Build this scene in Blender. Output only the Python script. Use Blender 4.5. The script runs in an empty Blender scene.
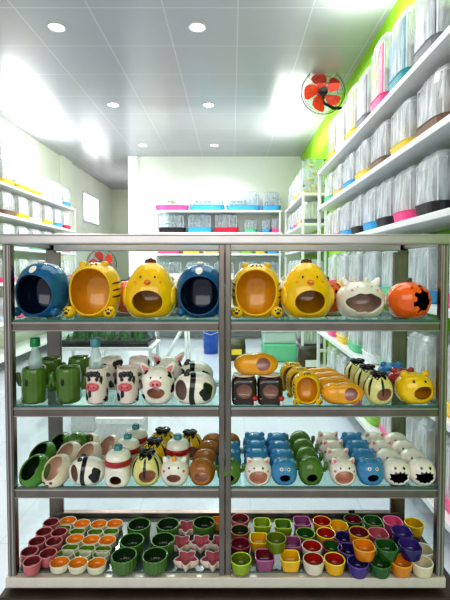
import bpy, bmesh, math, random
from mathutils import Vector, Matrix
random.seed(7)
SC = bpy.context.scene
COL = SC.collection
PI = math.pi
# ------------------------------------------------------------------ camera
F = 26/36*600
PITCH = math.atan(15/F)
CAM = Vector((0, 0, 1.3))
cd = bpy.data.cameras.new('camera'); cam = bpy.data.objects.new('camera', cd); COL.objects.link(cam)
cd.sensor_fit = 'VERTICAL'; cd.sensor_height = 36; cd.sensor_width = 27; cd.lens = 26
cd.shift_x = -7/600; cd.shift_y = -17/600
cd.clip_start = 0.02
cam.location = CAM; cam.rotation_euler = (PI/2 - PITCH, 0, 0)
SC.camera = cam
def ray(px, py):
    f = Vector((0, math.cos(PITCH), -math.sin(PITCH))); u = Vector((0, math.sin(PITCH), math.cos(PITCH)))
    return f + Vector((1, 0, 0))*(px-232)/F + u*(283-py)/F
def at_y(px, py, Y):
    r = ray(px, py); return CAM + r*(Y/r.y)
def at_z(px, py, Z):
    r = ray(px, py); return CAM + r*((Z-CAM.z)/r.z)

# ------------------------------------------------------------------ materials
def lin(c):
    return tuple(((x/255)/12.92 if x/255 <= 0.04045 else ((x/255+0.055)/1.055)**2.4) for x in c) + (1,)
MATS = {}
def new_mat(name):
    m = bpy.data.materials.new(name); m.use_nodes = True
    nt = m.node_tree; b = nt.nodes['Principled BSDF']
    return m, nt, b
def mat(name, rgb, rough=.4, metal=0, coat=0, var=.08, scale=40, emis=0):
    if name in MATS: return MATS[name]
    m, nt, b = new_mat(name)
    n = nt.nodes.new('ShaderNodeTexNoise'); n.inputs['Scale'].default_value = scale; n.inputs['Detail'].default_value = 2
    tc = nt.nodes.new('ShaderNodeTexCoord'); nt.links.new(tc.outputs['Object'], n.inputs['Vector'])
    cr = nt.nodes.new('ShaderNodeValToRGB')
    c = lin(rgb)
    cr.color_ramp.elements[0].position = .3; cr.color_ramp.elements[1].position = .7
    cr.color_ramp.elements[0].color = tuple(x*(1-var) for x in c[:3])+(1,)
    cr.color_ramp.elements[1].color = tuple(min(1, x*(1+var)) for x in c[:3])+(1,)
    nt.links.new(n.outputs['Fac'], cr.inputs['Fac']); nt.links.new(cr.outputs['Color'], b.inputs['Base Color'])
    b.inputs['Roughness'].default_value = rough; b.inputs['Metallic'].default_value = metal
    b.inputs['Coat Weight'].default_value = coat; b.inputs['Coat Roughness'].default_value = .05
    if emis:
        nt.links.new(cr.outputs['Color'], b.inputs['Emission Color']); b.inputs['Emission Strength'].default_value = emis
    MATS[name] = m
    return m
def cer(name, rgb, var=.12): return mat('glaze_'+name, rgb, .11, 0, .4, var, 25)
def glassy(name, rgb, alpha, rough=.05, streak=False, spec_mix=None):
    """thin sheet: transparent mixed with a glossy-diffuse sheet"""
    if name in MATS: return MATS[name]
    m, nt, b = new_mat(name)
    out = nt.nodes['Material Output']
    tr = nt.nodes.new('ShaderNodeBsdfTransparent'); mx = nt.nodes.new('ShaderNodeMixShader')
    b.inputs['Base Color'].default_value = lin(rgb); b.inputs['Roughness'].default_value = rough
    tr.inputs['Color'].default_value = tuple(1-(1-x)*.35 for x in lin(rgb)[:3])+(1,)
    mx.inputs[0].default_value = alpha
    if streak:
        tc = nt.nodes.new('ShaderNodeTexCoord'); mp = nt.nodes.new('ShaderNodeMapping'); mp.inputs['Scale'].default_value = (30, 30, 5)
        n = nt.nodes.new('ShaderNodeTexNoise'); n.inputs['Scale'].default_value = 1; n.inputs['Detail'].default_value = 3
        cr = nt.nodes.new('ShaderNodeValToRGB'); cr.color_ramp.elements[0].position = .42; cr.color_ramp.elements[1].position = .62
        cr.color_ramp.elements[0].color = (alpha*.72,)*3+(1,); cr.color_ramp.elements[1].color = (min(1, alpha*1.35),)*3+(1,)
        nt.links.new(tc.outputs['Object'], mp.inputs['Vector']); nt.links.new(mp.outputs['Vector'], n.inputs['Vector'])
        nt.links.new(n.outputs['Fac'], cr.inputs['Fac']); nt.links.new(cr.outputs['Color'], mx.inputs[0])
    nt.links.new(tr.outputs[0], mx.inputs[1]); nt.links.new(b.outputs[0], mx.inputs[2]); nt.links.new(mx.outputs[0], out.inputs['Surface'])
    MATS[name] = m
    return m
def pane_mat(name, tint, refl=.06):
    if name in MATS: return MATS[name]
    m, nt, b = new_mat(name); nt.nodes.remove(b)
    out = nt.nodes['Material Output']
    tr = nt.nodes.new('ShaderNodeBsdfTransparent'); tr.inputs['Color'].default_value = tint+(1,)
    gl = nt.nodes.new('ShaderNodeBsdfGlossy'); gl.inputs['Roughness'].default_value = .03
    lw = nt.nodes.new('ShaderNodeLayerWeight'); lw.inputs['Blend'].default_value = .5
    pw = nt.nodes.new('ShaderNodeMath'); pw.operation = 'POWER'; nt.links.new(lw.outputs['Facing'], pw.inputs[0]); pw.inputs[1].default_value = 4
    ml = nt.nodes.new('ShaderNodeMath'); ml.operation = 'MULTIPLY_ADD'; nt.links.new(pw.outputs[0], ml.inputs[0]); ml.inputs[1].default_value = refl*3; ml.inputs[2].default_value = refl*.4
    mx = nt.nodes.new('ShaderNodeMixShader')
    nt.links.new(ml.outputs[0], mx.inputs[0]); nt.links.new(tr.outputs[0], mx.inputs[1]); nt.links.new(gl.outputs[0], mx.inputs[2])
    nt.links.new(mx.outputs[0], out.inputs['Surface'])
    MATS[name] = m
    return m

ALU = mat('brushed_aluminium', (136, 126, 119), .3, 1, 0, .12, 15)
ALUW = mat('pale_aluminium', (186, 182, 180), .3, .85, 0, .05, 15)
PANE = pane_mat('clear_pane', (.93, .97, .96))
SHELFG = pane_mat('green_shelf_glass', (.78, .9, .87), .09)
GEDGE = mat('green_glass_edge', (62, 112, 100), .15)
WHITEM = mat('white_metal', (225, 227, 228), .35, 0, 0, .03)
BLACKP = mat('black_plastic', (22, 22, 24), .3)
BAG = glassy('clear_crinkled_plastic', (238, 242, 246), .5, .2, True)
BOX = glassy('clear_rigid_plastic', (208, 220, 228), .3, .1, True)
BOTT = glassy('clear_bottle_plastic', (215, 228, 228), .42, .05)

# ------------------------------------------------------------------ mesh helpers
def tri_quad_loft(bm, rings, close_first=False, close_last=False, mi=0, cyc=True):
    vr = [[bm.verts.new(p) for p in r] for r in rings]
    n = len(rings[0])
    for i in range(len(vr)-1):
        for j in range(n if cyc else n-1):
            k = (j+1) % n
            f = bm.faces.new((vr[i][j], vr[i][k], vr[i+1][k], vr[i+1][j])); f.material_index = mi
    if close_first: bm.faces.new(list(reversed(vr[0]))).material_index = mi
    if close_last: bm.faces.new(vr[-1]).material_index = mi
    return vr
def finish(bm, name, mats, smooth=True):
    bmesh.ops.recalc_face_normals(bm, faces=bm.faces)
    me = bpy.data.meshes.new(name); bm.to_mesh(me); bm.free()
    for m in (mats if isinstance(mats, (list, tuple)) else [mats]): me.materials.append(m)
    if smooth:
        for p in me.polygons: p.use_smooth = True
    return me
def add_box(bm, lo, hi, bev=0):
    r = bmesh.ops.create_cube(bm, size=1)
    c = (Vector(lo)+Vector(hi))/2; s = Vector(hi)-Vector(lo)
    for v in r['verts']: v.co = Vector((v.co.x*s.x+c.x, v.co.y*s.y+c.y, v.co.z*s.z+c.z))
    if bev:
        es = list({e for v in r['verts'] for e in v.link_edges})
        bmesh.ops.bevel(bm, geom=es, offset=bev, segments=2, affect='EDGES', profile=.5)
def add_ell(bm, c, r, seg=14, rot=None):
    q = bmesh.ops.create_uvsphere(bm, u_segments=seg, v_segments=max(6, seg*2//3), radius=1)
    for v in q['verts']:
        p = Vector((v.co.x*r[0], v.co.y*r[1], v.co.z*r[2]))
        if rot: p = rot @ p
        v.co = p + Vector(c)
def add_cone(bm, base, tip, r0, r1=0.0005, seg=12, flat=1):
    base = Vector(base); tip = Vector(tip); d = (tip-base).normalized()
    u = d.cross(Vector((0, 1, 0.01))).normalized(); v = d.cross(u)
    rings = []
    for t, r in ((0, r0), (.35, r0*.85+r1*.15), (.75, r0*.45+r1*.55), (1, r1)):
        rings.append([base+(tip-base)*t + u*r*math.cos(a*2*PI/seg) + v*r*flat*math.sin(a*2*PI/seg) for a in range(seg)])
    tri_quad_loft(bm, rings, True, True)
def add_tube(bm, pts, r, seg=8, closed=False):
    pts = [Vector(p) for p in pts]; rings = []
    n = len(pts)
    for i, p in enumerate(pts):
        a = pts[(i-1) % n] if (closed or i > 0) else p; b = pts[(i+1) % n] if (closed or i < n-1) else p
        t = (b-a).normalized()
        ref = Vector((0, 0, 1)) if abs(t.z) < .9 else Vector((0, 1, 0))
        u = t.cross(ref).normalized(); v = t.cross(u)
        rr = r[i] if isinstance(r, (list, tuple)) else r
        rings.append([p+u*rr*math.cos(2*PI*k/seg)+v*rr*math.sin(2*PI*k/seg) for k in range(seg)])
    if closed: rings.append(rings[0])
    tri_quad_loft(bm, rings, not closed, not closed)
def add_lathe(bm, prof, seg=28, outline=None, cx=0, cy=0, mi=0, cl=False):
    """prof: (radius, z).  outline(phi) scales the radius"""
    rings = []
    for r, z in prof:
        rings.append([Vector((cx+r*(outline(2*PI*k/seg) if outline else 1)*math.cos(2*PI*k/seg),
                              cy+r*(outline(2*PI*k/seg) if outline else 1)*math.sin(2*PI*k/seg), z)) for k in range(seg)])
    tri_quad_loft(bm, rings, prof[0][0] > 1e-6 and cl, prof[-1][0] > 1e-6 and cl, mi)
def box_mesh(lo, hi, m, bev=0, name='box'):
    bm = bmesh.new(); add_box(bm, lo, hi, bev); return finish(bm, name, m, False)
def ell_mesh(c, r, m, rot=None, seg=14):
    bm = bmesh.new(); add_ell(bm, c, r, seg, rot); return finish(bm, 'ell', m)

# ------------------------------------------------------------------ object helpers
def link(name, data, parent=None, loc=None, rz=None):
    o = bpy.data.objects.new(name, data); COL.objects.link(o)
    if parent: o.parent = parent
    if loc is not None: o.location = loc
    if rz is not None: o.rotation_euler = (0, 0, rz)
    return o
def tag(o, label, cat, group=None):
    o['label'] = label; o['category'] = cat
    if group: o['group'] = group
    return o
def struct(name, me, loc=None):
    o = link(name, me, None, loc); o['kind'] = 'structure'; return o
class Kind:
    """a prototype: parts (name, mesh, sub-parts)"""
    def __init__(s, name, cat): s.name = name; s.cat = cat; s.parts = []
    def add(s, name, me, parent=None, label=None):
        s.parts.append((name, me, parent, label)); return len(s.parts)-1
    def place(s, loc, rz=0, label='', group=None, scale=1, tilt=None):
        r = link(s.name, None, None, loc, rz); r.empty_display_size = .02
        if tilt: r.rotation_euler = (tilt[0], tilt[1], rz)
        r.scale = (scale,)*3 if not isinstance(scale, tuple) else scale
        tag(r, label, s.cat, group)
        made = []
        for n, me, p, lb in s.parts:
            o = link(n, me, made[p] if p is not None else r)
            if lb: o['label'] = lb
            made.append(o)
        return r

# ------------------------------------------------------------------ pod: hollow ceramic body with one opening
class Pod:
    def __init__(s, a, b, cu, base, p=2.2, axis=(0, -1, -.05), ou=.7, ov=.7, mod=None, warp=None, thick=.1, seg=44, nv=16, cdn=None, rim=.5):
        s.a, s.b, s.cu, s.base, s.p = a, b, cu, base, p
        s.cdn = cdn or base*1.25
        s.n = Vector(axis).normalized(); s.ou, s.ov, s.mod, s.warp, s.thick = ou, ov, mod, warp, thick
        s.seg, s.nv, s.rimb = seg, nv, rim
        s.u = Vector((0, 0, 1)).cross(s.n).normalized()*-1
        if s.u.length < .1: s.u = Vector((1, 0, 0))
        s.v = s.u.cross(s.n)
        if s.v.z < 0: s.v = -s.v
    def S(s, d, k=1.0):
        d = d.normalized(); c = s.cu if d.z > 0 else s.cdn
        r = (abs(d.x/s.a)**s.p + abs(d.y/s.b)**s.p + abs(d.z/c)**s.p)**(-1/s.p)
        q = d*r*k
        fl = s.base*k
        if q.z < -fl: q = Vector((q.x, q.y, -fl))
        q = Vector((q.x, q.y, q.z))
        if s.warp: q = s.warp(q)
        return q + Vector((0, 0, s.base))
    def rings(s, k):
        out = []
        for i in range(s.nv+1):
            row = []
            for j in range(s.seg):
                f = 2*PI*j/s.seg
                t0 = 1/math.sqrt((math.cos(f)/s.ou)**2+(math.sin(f)/s.ov)**2)
                if s.mod: t0 *= s.mod(f)
                t = t0 + (PI-.02-t0)*(i/s.nv)
                d = s.n*math.cos(t) + (s.u*math.cos(f)+s.v*math.sin(f))*math.sin(t)
                row.append(s.S(d, k))
            out.append(row)
        return out
    def meshes(s, mo, mi, mr=None):
        O = s.rings(1.0); I = s.rings(1-s.thick)
        bulge = s.n*s.thick*s.b*s.rimb
        mid = [(o+i)/2+bulge for o, i in zip(O[0], I[0])]
        m1 = [o*.8+i*.2+bulge*.75 for o, i in zip(O[0], I[0])]; m2 = [o*.2+i*.8+bulge*.75 for o, i in zip(O[0], I[0])]
        bm = bmesh.new()
        tri_quad_loft(bm, O, False, True, 0)
        tri_quad_loft(bm, [O[0], m1, mid, m2, I[0]], mi=1)
        body = finish(bm, 'body', [mo, mr or mo])
        bm = bmesh.new(); tri_quad_loft(bm, I, False, True, 0)
        inner = finish(bm, 'interior', mi)
        return body, inner
    def patch(s, bm, d, su, sv, out=None, lift=1.012, roll=0):
        d = Vector(d).normalized()
        u = Vector((0, 0, 1)).cross(d)
        u = u.normalized() if u.length > .05 else Vector((1, 0, 0))
        v = d.cross(u)
        u, v = u*math.cos(roll)+v*math.sin(roll), v*math.cos(roll)-u*math.sin(roll)
        R = []
        for t in (.02, .5, 1):
            R.append([s.S(d+(u*su*math.cos(a)+v*sv*math.sin(a))*t*(out(a) if out else 1), lift) for a in [2*PI*k/16 for k in range(16)]])
        tri_quad_loft(bm, R, True, False)
    def band(s, bm, ax, t1, t2, lift=1.012, wob=0):
        ax = Vector(ax).normalized(); u = ax.orthogonal().normalized(); v = ax.cross(u)
        R = []
        for i in range(4):
            R.append([s.S(ax*math.cos(t1+(t2-t1)*i/3+wob*math.sin(3*f))+(u*math.cos(f)+v*math.sin(f))*math.sin(t1+(t2-t1)*i/3+wob*math.sin(3*f)), lift) for f in [2*PI*k/32 for k in range(32)]])
        tri_quad_loft(bm, R)
def blob(seed, amp=.25):
    r = random.Random(seed); a = [r.uniform(-1, 1) for _ in range(4)]; ph = [r.uniform(0, 6.3) for _ in range(4)]
    return lambda t: 1+amp*sum(a[k]*math.sin((k+2)*t+ph[k]) for k in range(4))/1.6

WHT = cer('white', (236, 228, 216)); BLK = cer('black', (14, 13, 14)); CREAM = cer('cream', (222, 206, 182))
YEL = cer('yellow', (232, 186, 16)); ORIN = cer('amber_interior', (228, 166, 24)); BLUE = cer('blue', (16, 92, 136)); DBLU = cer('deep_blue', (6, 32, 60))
GRN = cer('leaf_green', (84, 116, 36)); DGRN = cer('dark_green', (26, 52, 20)); LGRN = cer('light_green', (118, 162, 52))
ORA = cer('orange', (236, 106, 14)); PNK = cer('pink', (226, 128, 136)); RED = cer('red', (170, 24, 26)); PEACH = cer('peach_interior', (240, 190, 164))
LBL = cer('sky_blue', (68, 140, 186)); BRN = cer('brown', (166, 104, 42)); DBRN = cer('dark_brown', (42, 24, 20), .5); GOLD = cer('golden', (238, 166, 26))
TEAL = cer('teal', (64, 136, 140)); MAR = cer('maroon', (112, 20, 30)); PALE = cer('pale_yellow', (222, 214, 140)); NOSE = cer('nose_pink', (214, 96, 104))
COMB = cer('dark_red', (96, 8, 16))

def eyes(k, P, ds, su, m=None, pupil=True):
    for d in ds:
        bm = bmesh.new(); P.patch(bm, d, su, su*1.1, lift=1.02); e = k.add('eye', finish(bm, 'eye', m or BLK))
def ears(k, pts, r, m, mi=None):
    for c, tip in pts:
        bm = bmesh.new(); add_cone(bm, c, tip, r, r*.25, 12, .6); e = k.add('ear', finish(bm, 'ear', m))
        if mi:
            c2 = Vector(c)+Vector((0, -r*.45, 0)); t2 = Vector(c)*.3+Vector(tip)*.7+Vector((0, -r*.45, 0))
            bm = bmesh.new(); add_cone(bm, c2, t2, r*.6, r*.1, 10, .5); k.add('inner_ear', finish(bm, 'inner_ear', mi), e)

K = {}
# --- large blue dome hide
def mk_blue():
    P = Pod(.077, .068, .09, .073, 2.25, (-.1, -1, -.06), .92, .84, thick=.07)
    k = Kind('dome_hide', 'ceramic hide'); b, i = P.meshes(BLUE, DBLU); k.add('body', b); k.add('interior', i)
    bm = bmesh.new(); P.patch(bm, (-.08, -.62, .9), .13, .16); k.add('forehead_spot', finish(bm, 'spot', WHT))
    bm = bmesh.new(); add_ell(bm, P.S(Vector((-.02, -.1, 1)))+Vector((0, 0, .001)), (.012, .009, .007)); k.add('tuft', finish(bm, 'tuft', WHT))
    bm = bmesh.new()
    for s in (-1, 1):
        add_ell(bm, (s*.06, -.045, .018), (.014, .018, .014))
    bm2 = bm; k.add('feet', finish(bm2, 'feet', BLUE))
    bm = bmesh.new(); rr = random.Random(3)
    for q in range(22):
        a = rr.uniform(.6, 2.6) if q % 2 else rr.uniform(-1.2, 4); P.patch(bm, (math.cos(a)*.8, -abs(math.sin(a))*.6, rr.uniform(.5, 1.3)), .012, .014)
    k.add('painted_glints', finish(bm, 'painted_glints', cer('pale_blue', (150, 190, 215))))  # pale specks paint highlights onto the blue glaze
    return k
K['blue'] = mk_blue()
# --- large tiger hide
def mk_tiger(mini=False):
    P = Pod(.074, .066, .082, .078, 2.3, (-.05, -1, .02), .98 if not mini else .88, .98, thick=.07)
    k = Kind('tiger_hide', 'ceramic hide'); b, i = P.meshes(YEL, ORIN, cer('yellow_rim', (244, 196, 30))); k.add('body', b); k.add('interior', i)
    for s in (-1, 1):
        bm = bmesh.new(); add_ell(bm, (s*.058, -.05, .018), (.019, .02, .018)); p = k.add('paw', finish(bm, 'paw', YEL))
        bm = bmesh.new()
        for dx, dz in ((-.007, .006), (0, .01), (.007, .006)): add_ell(bm, (s*.06+dx, -.0685, .018+dz), (.0026, .0022, .003), 8)
        add_ell(bm, (s*.06, -.0695, .017), (.006, .0022, .0045), 8); k.add('paw_print', finish(bm, 'pads', BLK), p)
        bm = bmesh.new(); add_ell(bm, P.S(Vector((s*.42, -.15, 1))), (.012, .008, .010)); k.add('ear', finish(bm, 'ear', YEL))
    bm = bmesh.new()
    for s in (-1, 1):
        for dz in (.05, .32, -.22): P.patch(bm, (s*1, -.25, dz), .34, .035, roll=.1*s)
    for dx in (-.14, 0, .14): P.patch(bm, (dx, -.32, 1), .03, .17)
    k.add('stripes', finish(bm, 'stripes', BLK))
    return k
K['tiger'] = mk_tiger(); K['minitiger'] = mk_tiger(True)
# --- chick
def mk_chick():
    def w(q):
        t = max(0, min(1, (q.z+.01)/.09)); s = 1-.2*(t*t*(3-2*t)); return Vector((q.x*s, q.y*s, q.z))
    P = Pod(.077, .066, .094, .066, 2.3, (0, -1, -.3), .66, .52, warp=w, thick=.08)
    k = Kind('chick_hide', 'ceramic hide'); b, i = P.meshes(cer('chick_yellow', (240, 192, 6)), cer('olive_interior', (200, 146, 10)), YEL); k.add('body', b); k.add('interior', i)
    eyes(k, P, ((-.34, -.8, .72), (.34, -.8, .72)), .035)
    bm = bmesh.new(); c = P.S(Vector((0, -.85, .5))); add_cone(bm, c+Vector((0, .004, 0)), c+Vector((0, -.016, -.003)), .011, .002, 12, .6); k.add('beak', finish(bm, 'beak', ORA))
    bm = bmesh.new(); t = P.S(Vector((0, 0, 1)))
    for dx, dz in ((-.009, 0), (0, .004), (.009, 0)): add_ell(bm, t+Vector((dx, 0, dz)), (.008, .006, .009), 10)
    k.add('comb', finish(bm, 'comb', COMB))
    for s in (-1, 1):
        bm = bmesh.new(); add_ell(bm, (s*.066, -.01, .06), (.014, .03, .032), 14); k.add('wing', finish(bm, 'wing', YEL))
        bm = bmesh.new(); P.patch(bm, (s*.55, -.75, .5), .06, .045); k.add('cheek', finish(bm, 'cheek', cer('cheek_orange', (236, 150, 40))))
    return k
K['chick'] = mk_chick()
# --- cream cow with cloud opening
def mk_cream():
    P = Pod(.07, .058, .054, .05, 2.3, (0, -1, -.12), .92, .5, mod=lambda f: 1+.06*math.cos(6*f), thick=.1)
    k = Kind('cow_hide', 'ceramic hide'); b, i = P.meshes(cer('ivory', (224, 216, 202)), cer('taupe_interior', (196, 168, 146)), WHT); k.add('body', b); k.add('interior', i)
    for s in (-1, 1):
        bm = bmesh.new(); c = P.S(Vector((s*.75, 0, .85))); add_cone(bm, c-Vector((0, 0, .006)), c+Vector((s*.014, 0, .018)), .014, .004); k.add('ear', finish(bm, 'ear', WHT))
        bm = bmesh.new(); c = P.S(Vector((s*.3, 0, 1))); add_cone(bm, c-Vector((0, 0, .004)), c+Vector((s*.004, 0, .013)), .008, .002); k.add('horn', finish(bm, 'horn', CREAM))
    eyes(k, P, ((-.35, -.75, .7), (.35, -.75, .7)), .03)
    for s in (-1, 1):
        bm = bmesh.new(); P.patch(bm, (s*.6, -.75, .5), .06, .045); k.add('cheek', finish(bm, 'cheek', PNK))
    return k
K['cream'] = mk_cream()
# --- pumpkin
def mk_pumpkin():
    def w(q):
        a = math.atan2(q.y, q.x); s = 1-.045*abs(math.cos(6*a))**3; return Vector((q.x*s, q.y*s, q.z*(1-.0)))
    zig = lambda f: 1+.16*(1 if int(f/(2*PI)*14) % 2 else -1)
    P = Pod(.062, .058, .053, .05, 2.15, (.5, -.85, .0), .6, .6, mod=zig, warp=w, thick=.08, seg=56)
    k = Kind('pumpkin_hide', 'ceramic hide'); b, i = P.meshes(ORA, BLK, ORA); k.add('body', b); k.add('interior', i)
    bm = bmesh.new(); P.patch(bm, (.4, -.75, .85), .13, .09); k.add('eye', finish(bm, 'eye', BLK))
    bm = bmesh.new(); P.patch(bm, (-.15, -.9, .75), .1, .08); k.add('eye', finish(bm, 'eye', cer('dark_orange', (196, 66, 6))))
    bm = bmesh.new(); t = P.S(Vector((0, 0, 1))); add_cone(bm, t-Vector((0, 0, .004)), t+Vector((.005, 0, .011)), .009, .005); k.add('stem', finish(bm, 'stem', cer('stem_brown', (60, 30, 16))))
    return k
K['pumpkin'] = mk_pumpkin()
# --- panda lying
def mk_panda():
    P = Pod(.062, .044, .046, .04, 2.25, (-.82, -.62, .02), .52, .6, thick=.1)
    k = Kind('panda_hide', 'ceramic hide'); b, i = P.meshes(WHT, cer('grey_interior', (190, 164, 150)), WHT); k.add('body', b); k.add('interior', i)
    bm = bmesh.new(); P.band(bm, (1, 0, 0), 1.5, 1.82, wob=.04); k.add('shoulder_band', finish(bm, 'band', BLK))
    bm = bmesh.new(); P.patch(bm, (.75, -.8, -.05), .38, .5, out=blob(2, .2)); k.add('leg_patch', finish(bm, 'leg', BLK))
    for dy in (-.016, .018):
        bm = bmesh.new(); add_ell(bm, P.S(Vector((-.45, dy*22, .9))), (.009, .006, .009)); k.add('ear', finish(bm, 'ear', BLK))
    return k
K['panda'] = mk_panda()
# --- pig-cow
def mk_pig():
    P = Pod(.049, .042, .054, .05, 2.25, (0, -1, -.38), .6, .4, thick=.1)
    k = Kind('spotted_pig_hide', 'ceramic hide'); b, i = P.meshes(WHT, PEACH, WHT); k.add('body', b); k.add('interior', i)
    c = P.S(Vector((0, -1, .28))); bm = bmesh.new(); add_ell(bm, c, (.017, .006, .011)); sn = k.add('snout', finish(bm, 'snout', PNK))
    bm = bmesh.new()
    for s in (-1, 1): add_ell(bm, c+Vector((s*.006, -.0055, 0)), (.0028, .002, .004), 8)
    k.add('nostrils', finish(bm, 'nostrils', MAR), sn)
    eyes(k, P, ((-.3, -.8, .62), (.3, -.8, .62)), .05)
    ears(k, [((s*.028, 0, .088), (s*.05, -.004, .116)) for s in (-1, 1)], .014, WHT, PNK)
    for n, (d, s_) in enumerate((((-.9, -.45, .1), .2), ((.95, -.35, -.1), .22), ((.8, -.4, .7), .15), ((-.7, -.4, .9), .13), ((-.8, -.6, -.6), .13))):
        bm = bmesh.new(); P.patch(bm, d, s_, s_*1.2, out=blob(n)); k.add('black_patch', finish(bm, 'patch', BLK))
    return k
K['pig'] = mk_pig()
# --- rigid mugs
def cylpatch(bm, r, f0, z0, w, h, out=None):
    R = []
    for t in (.02, .55, 1):
        R.append([Vector(((r+.0006)*math.cos(f0+w/r*math.cos(a)*t*(out(a) if out else 1)), (r+.0006)*math.sin(f0+w/r*math.cos(a)*t*(out(a) if out else 1)), z0+h*math.sin(a)*t*(out(a) if out else 1))) for a in [2*PI*q/14 for q in range(14)]])
    tri_quad_loft(bm, R, True)
def mk_cowcup():
    r, h = .031, .1; k = Kind('cow_cup', 'ceramic cup')
    bm = bmesh.new(); add_lathe(bm, [(0, 0), (r*.85, 0), (r, .006), (r, h*.8), (r*.96, h), (r*.86, h), (r*.84, h-.006), (r*.84, .008), (0, .008)], 32); k.add('body', finish(bm, 'body', cer('cow_white', (232, 214, 204))))
    bm = bmesh.new(); rr = random.Random(5)
    for n in range(15):
        bm = bmesh.new(); cylpatch(bm, r, rr.uniform(0, 6.28), rr.choice((.012, .03, .02, .07, .086)), rr.uniform(.004, .009), rr.uniform(.006, .012), blob(n)); k.add('black_patch', finish(bm, 'patch', BLK))
    bm = bmesh.new(); add_ell(bm, (-.002, -r, h*.5), (.02, .008, .012)); sn = k.add('snout', finish(bm, 'snout', NOSE))
    bm = bmesh.new(); 
    for s in (-1, 1): add_ell(bm, (-.002+s*.008, -r-.0075, h*.52), (.002, .002, .003), 8)
    k.add('nostrils', finish(bm, 'nostrils', MAR), sn)
    for s in (-1, 1):
        bm = bmesh.new(); add_ell(bm, (s*.011, -r+.001, h*.72), (.005, .003, .006)); e = k.add('eye', finish(bm, 'eye', BLK))
        bm = bmesh.new(); add_ell(bm, (s*.033, -.004, h*.8), (.008, .004, .006)); k.add('ear', finish(bm, 'ear', BLK))
    bm = bmesh.new()
    for dx in (-.014, -.005, .005, .014): add_ell(bm, (dx, -r+.003, h*.88-abs(dx)*.3), (.007, .005, .009), 10)
    k.add('fringe', finish(bm, 'fringe', BLK))
    return k
K['cowcup'] = mk_cowcup()
def mk_cactuscup():
    r, h = .035, .1; k = Kind('cactus_cup', 'ceramic cup')
    o = lambda f: 1-.035*abs(math.cos(8*f))
    bm = bmesh.new(); add_lathe(bm, [(0, 0), (r*.9, 0), (r, .006), (r, h*.86), (r*.95, h*.95), (r*.88, h), (r*.76, h*.98), (r*.8, h*.9), (r*.8, .008), (0, .008)], 64, o); k.add('body', finish(bm, 'body', GRN))
    bm = bmesh.new(); add_ell(bm, (-.008, -r+.001, h*.62), (.005, .002, .011)); k.add('slot', finish(bm, 'slot', cer('slot_dark', (16, 30, 12))))
    for s, z in ((-1, .05), (1, .045)):
        bm = bmesh.new(); add_tube(bm, [(s*.03, 0, z), (s*.042, 0, z), (s*.048, 0, z+.012), (s*.048, 0, z+.03), (s*.048, 0, z+.034)], [.007, .0075, .008, .007, .003], 10); k.add('arm', finish(bm, 'arm', GRN))
    return k
K['cactuscup'] = mk_cactuscup()
def mk_bottle(capm, h=.17):
    k = Kind('plastic_bottle', 'bottle'); r = .019
    bm = bmesh.new(); add_lathe(bm, [(0, 0), (r, .002), (r, h*.6), (r*.95, h*.66), (r*.6, h*.8), (r*.5, h*.86), (r*.5, h*.92)], 24); k.add('bottle_body', finish(bm, 'b', BOTT))
    bm = bmesh.new(); add_lathe(bm, [(0, h*.88), (r*.72, h*.88), (r*.74, h*.9), (r*.72, h*1.01), (r*.6, h*1.03), (0, h*1.035)], 20); k.add('cap', finish(bm, 'cap', capm))
    return k
K['gbottle'] = mk_bottle(mat('green_plastic', (14, 130, 70), .3)); K['tbottle'] = mk_bottle(mat('teal_plastic', (80, 140, 150), .3))
# --- log stump
def mk_log():
    P = Pod(.036, .036, .04, .039, 5, (0, -1, 0), .56, .5, thick=.12)
    k = Kind('log_hide', 'ceramic hide'); b, i = P.meshes(DBRN, cer('log_interior', (244, 206, 194)), cer('log_rim', (150, 110, 90))); k.add('body', b); k.add('interior', i)
    bm = bmesh.new(); add_lathe(bm, [(0, .0808), (.031, .0808), (.032, .0795), (.031, .078)], 24); k.add('cut_top', finish(bm, 'top', CREAM))
    bm = bmesh.new(); add_lathe(bm, [(.004, 0), (.003, .018)], 12, cx=.03, cy=-.034, cl=True); m = k.add('mushroom_stalk', finish(bm, 'stalk', WHT))
    bm = bmesh.new(); add_ell(bm, (.03, -.035, .02), (.009, .008, .008), 12); k.add('mushroom_cap', finish(bm, 'cap', RED), m)
    for d in ((-.75, -1, .7), (.55, -1, .8), (-.8, -1, -.6)):
        bm = bmesh.new(); P.patch(bm, d, .07, .045, lift=1.01); k.add('bark_mark', finish(bm, 'mark', cer('bark_light', (150, 120, 105))))
    return k
K['log'] = mk_log()
# --- peanut/gourd
def mk_peanut():
    def w(q):
        s = 1-.13*math.exp(-((q.x+.012)/.016)**2); a = math.atan2(q.z, q.y); s *= 1-.025*abs(math.cos(7*a)); return Vector((q.x, q.y*s, q.z*s if q.z > 0 else q.z))
    P = Pod(.064, .031, .034, .028, 2.1, (.5, -.85, .1), .56, .6, warp=w, thick=.1)
    k = Kind('peanut_hide', 'ceramic hide'); b, i = P.meshes(GOLD, cer('mauve_interior', (236, 190, 180)), GOLD); k.add('body', b); k.add('interior', i)
    return k
K['peanut'] = mk_peanut()
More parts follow.
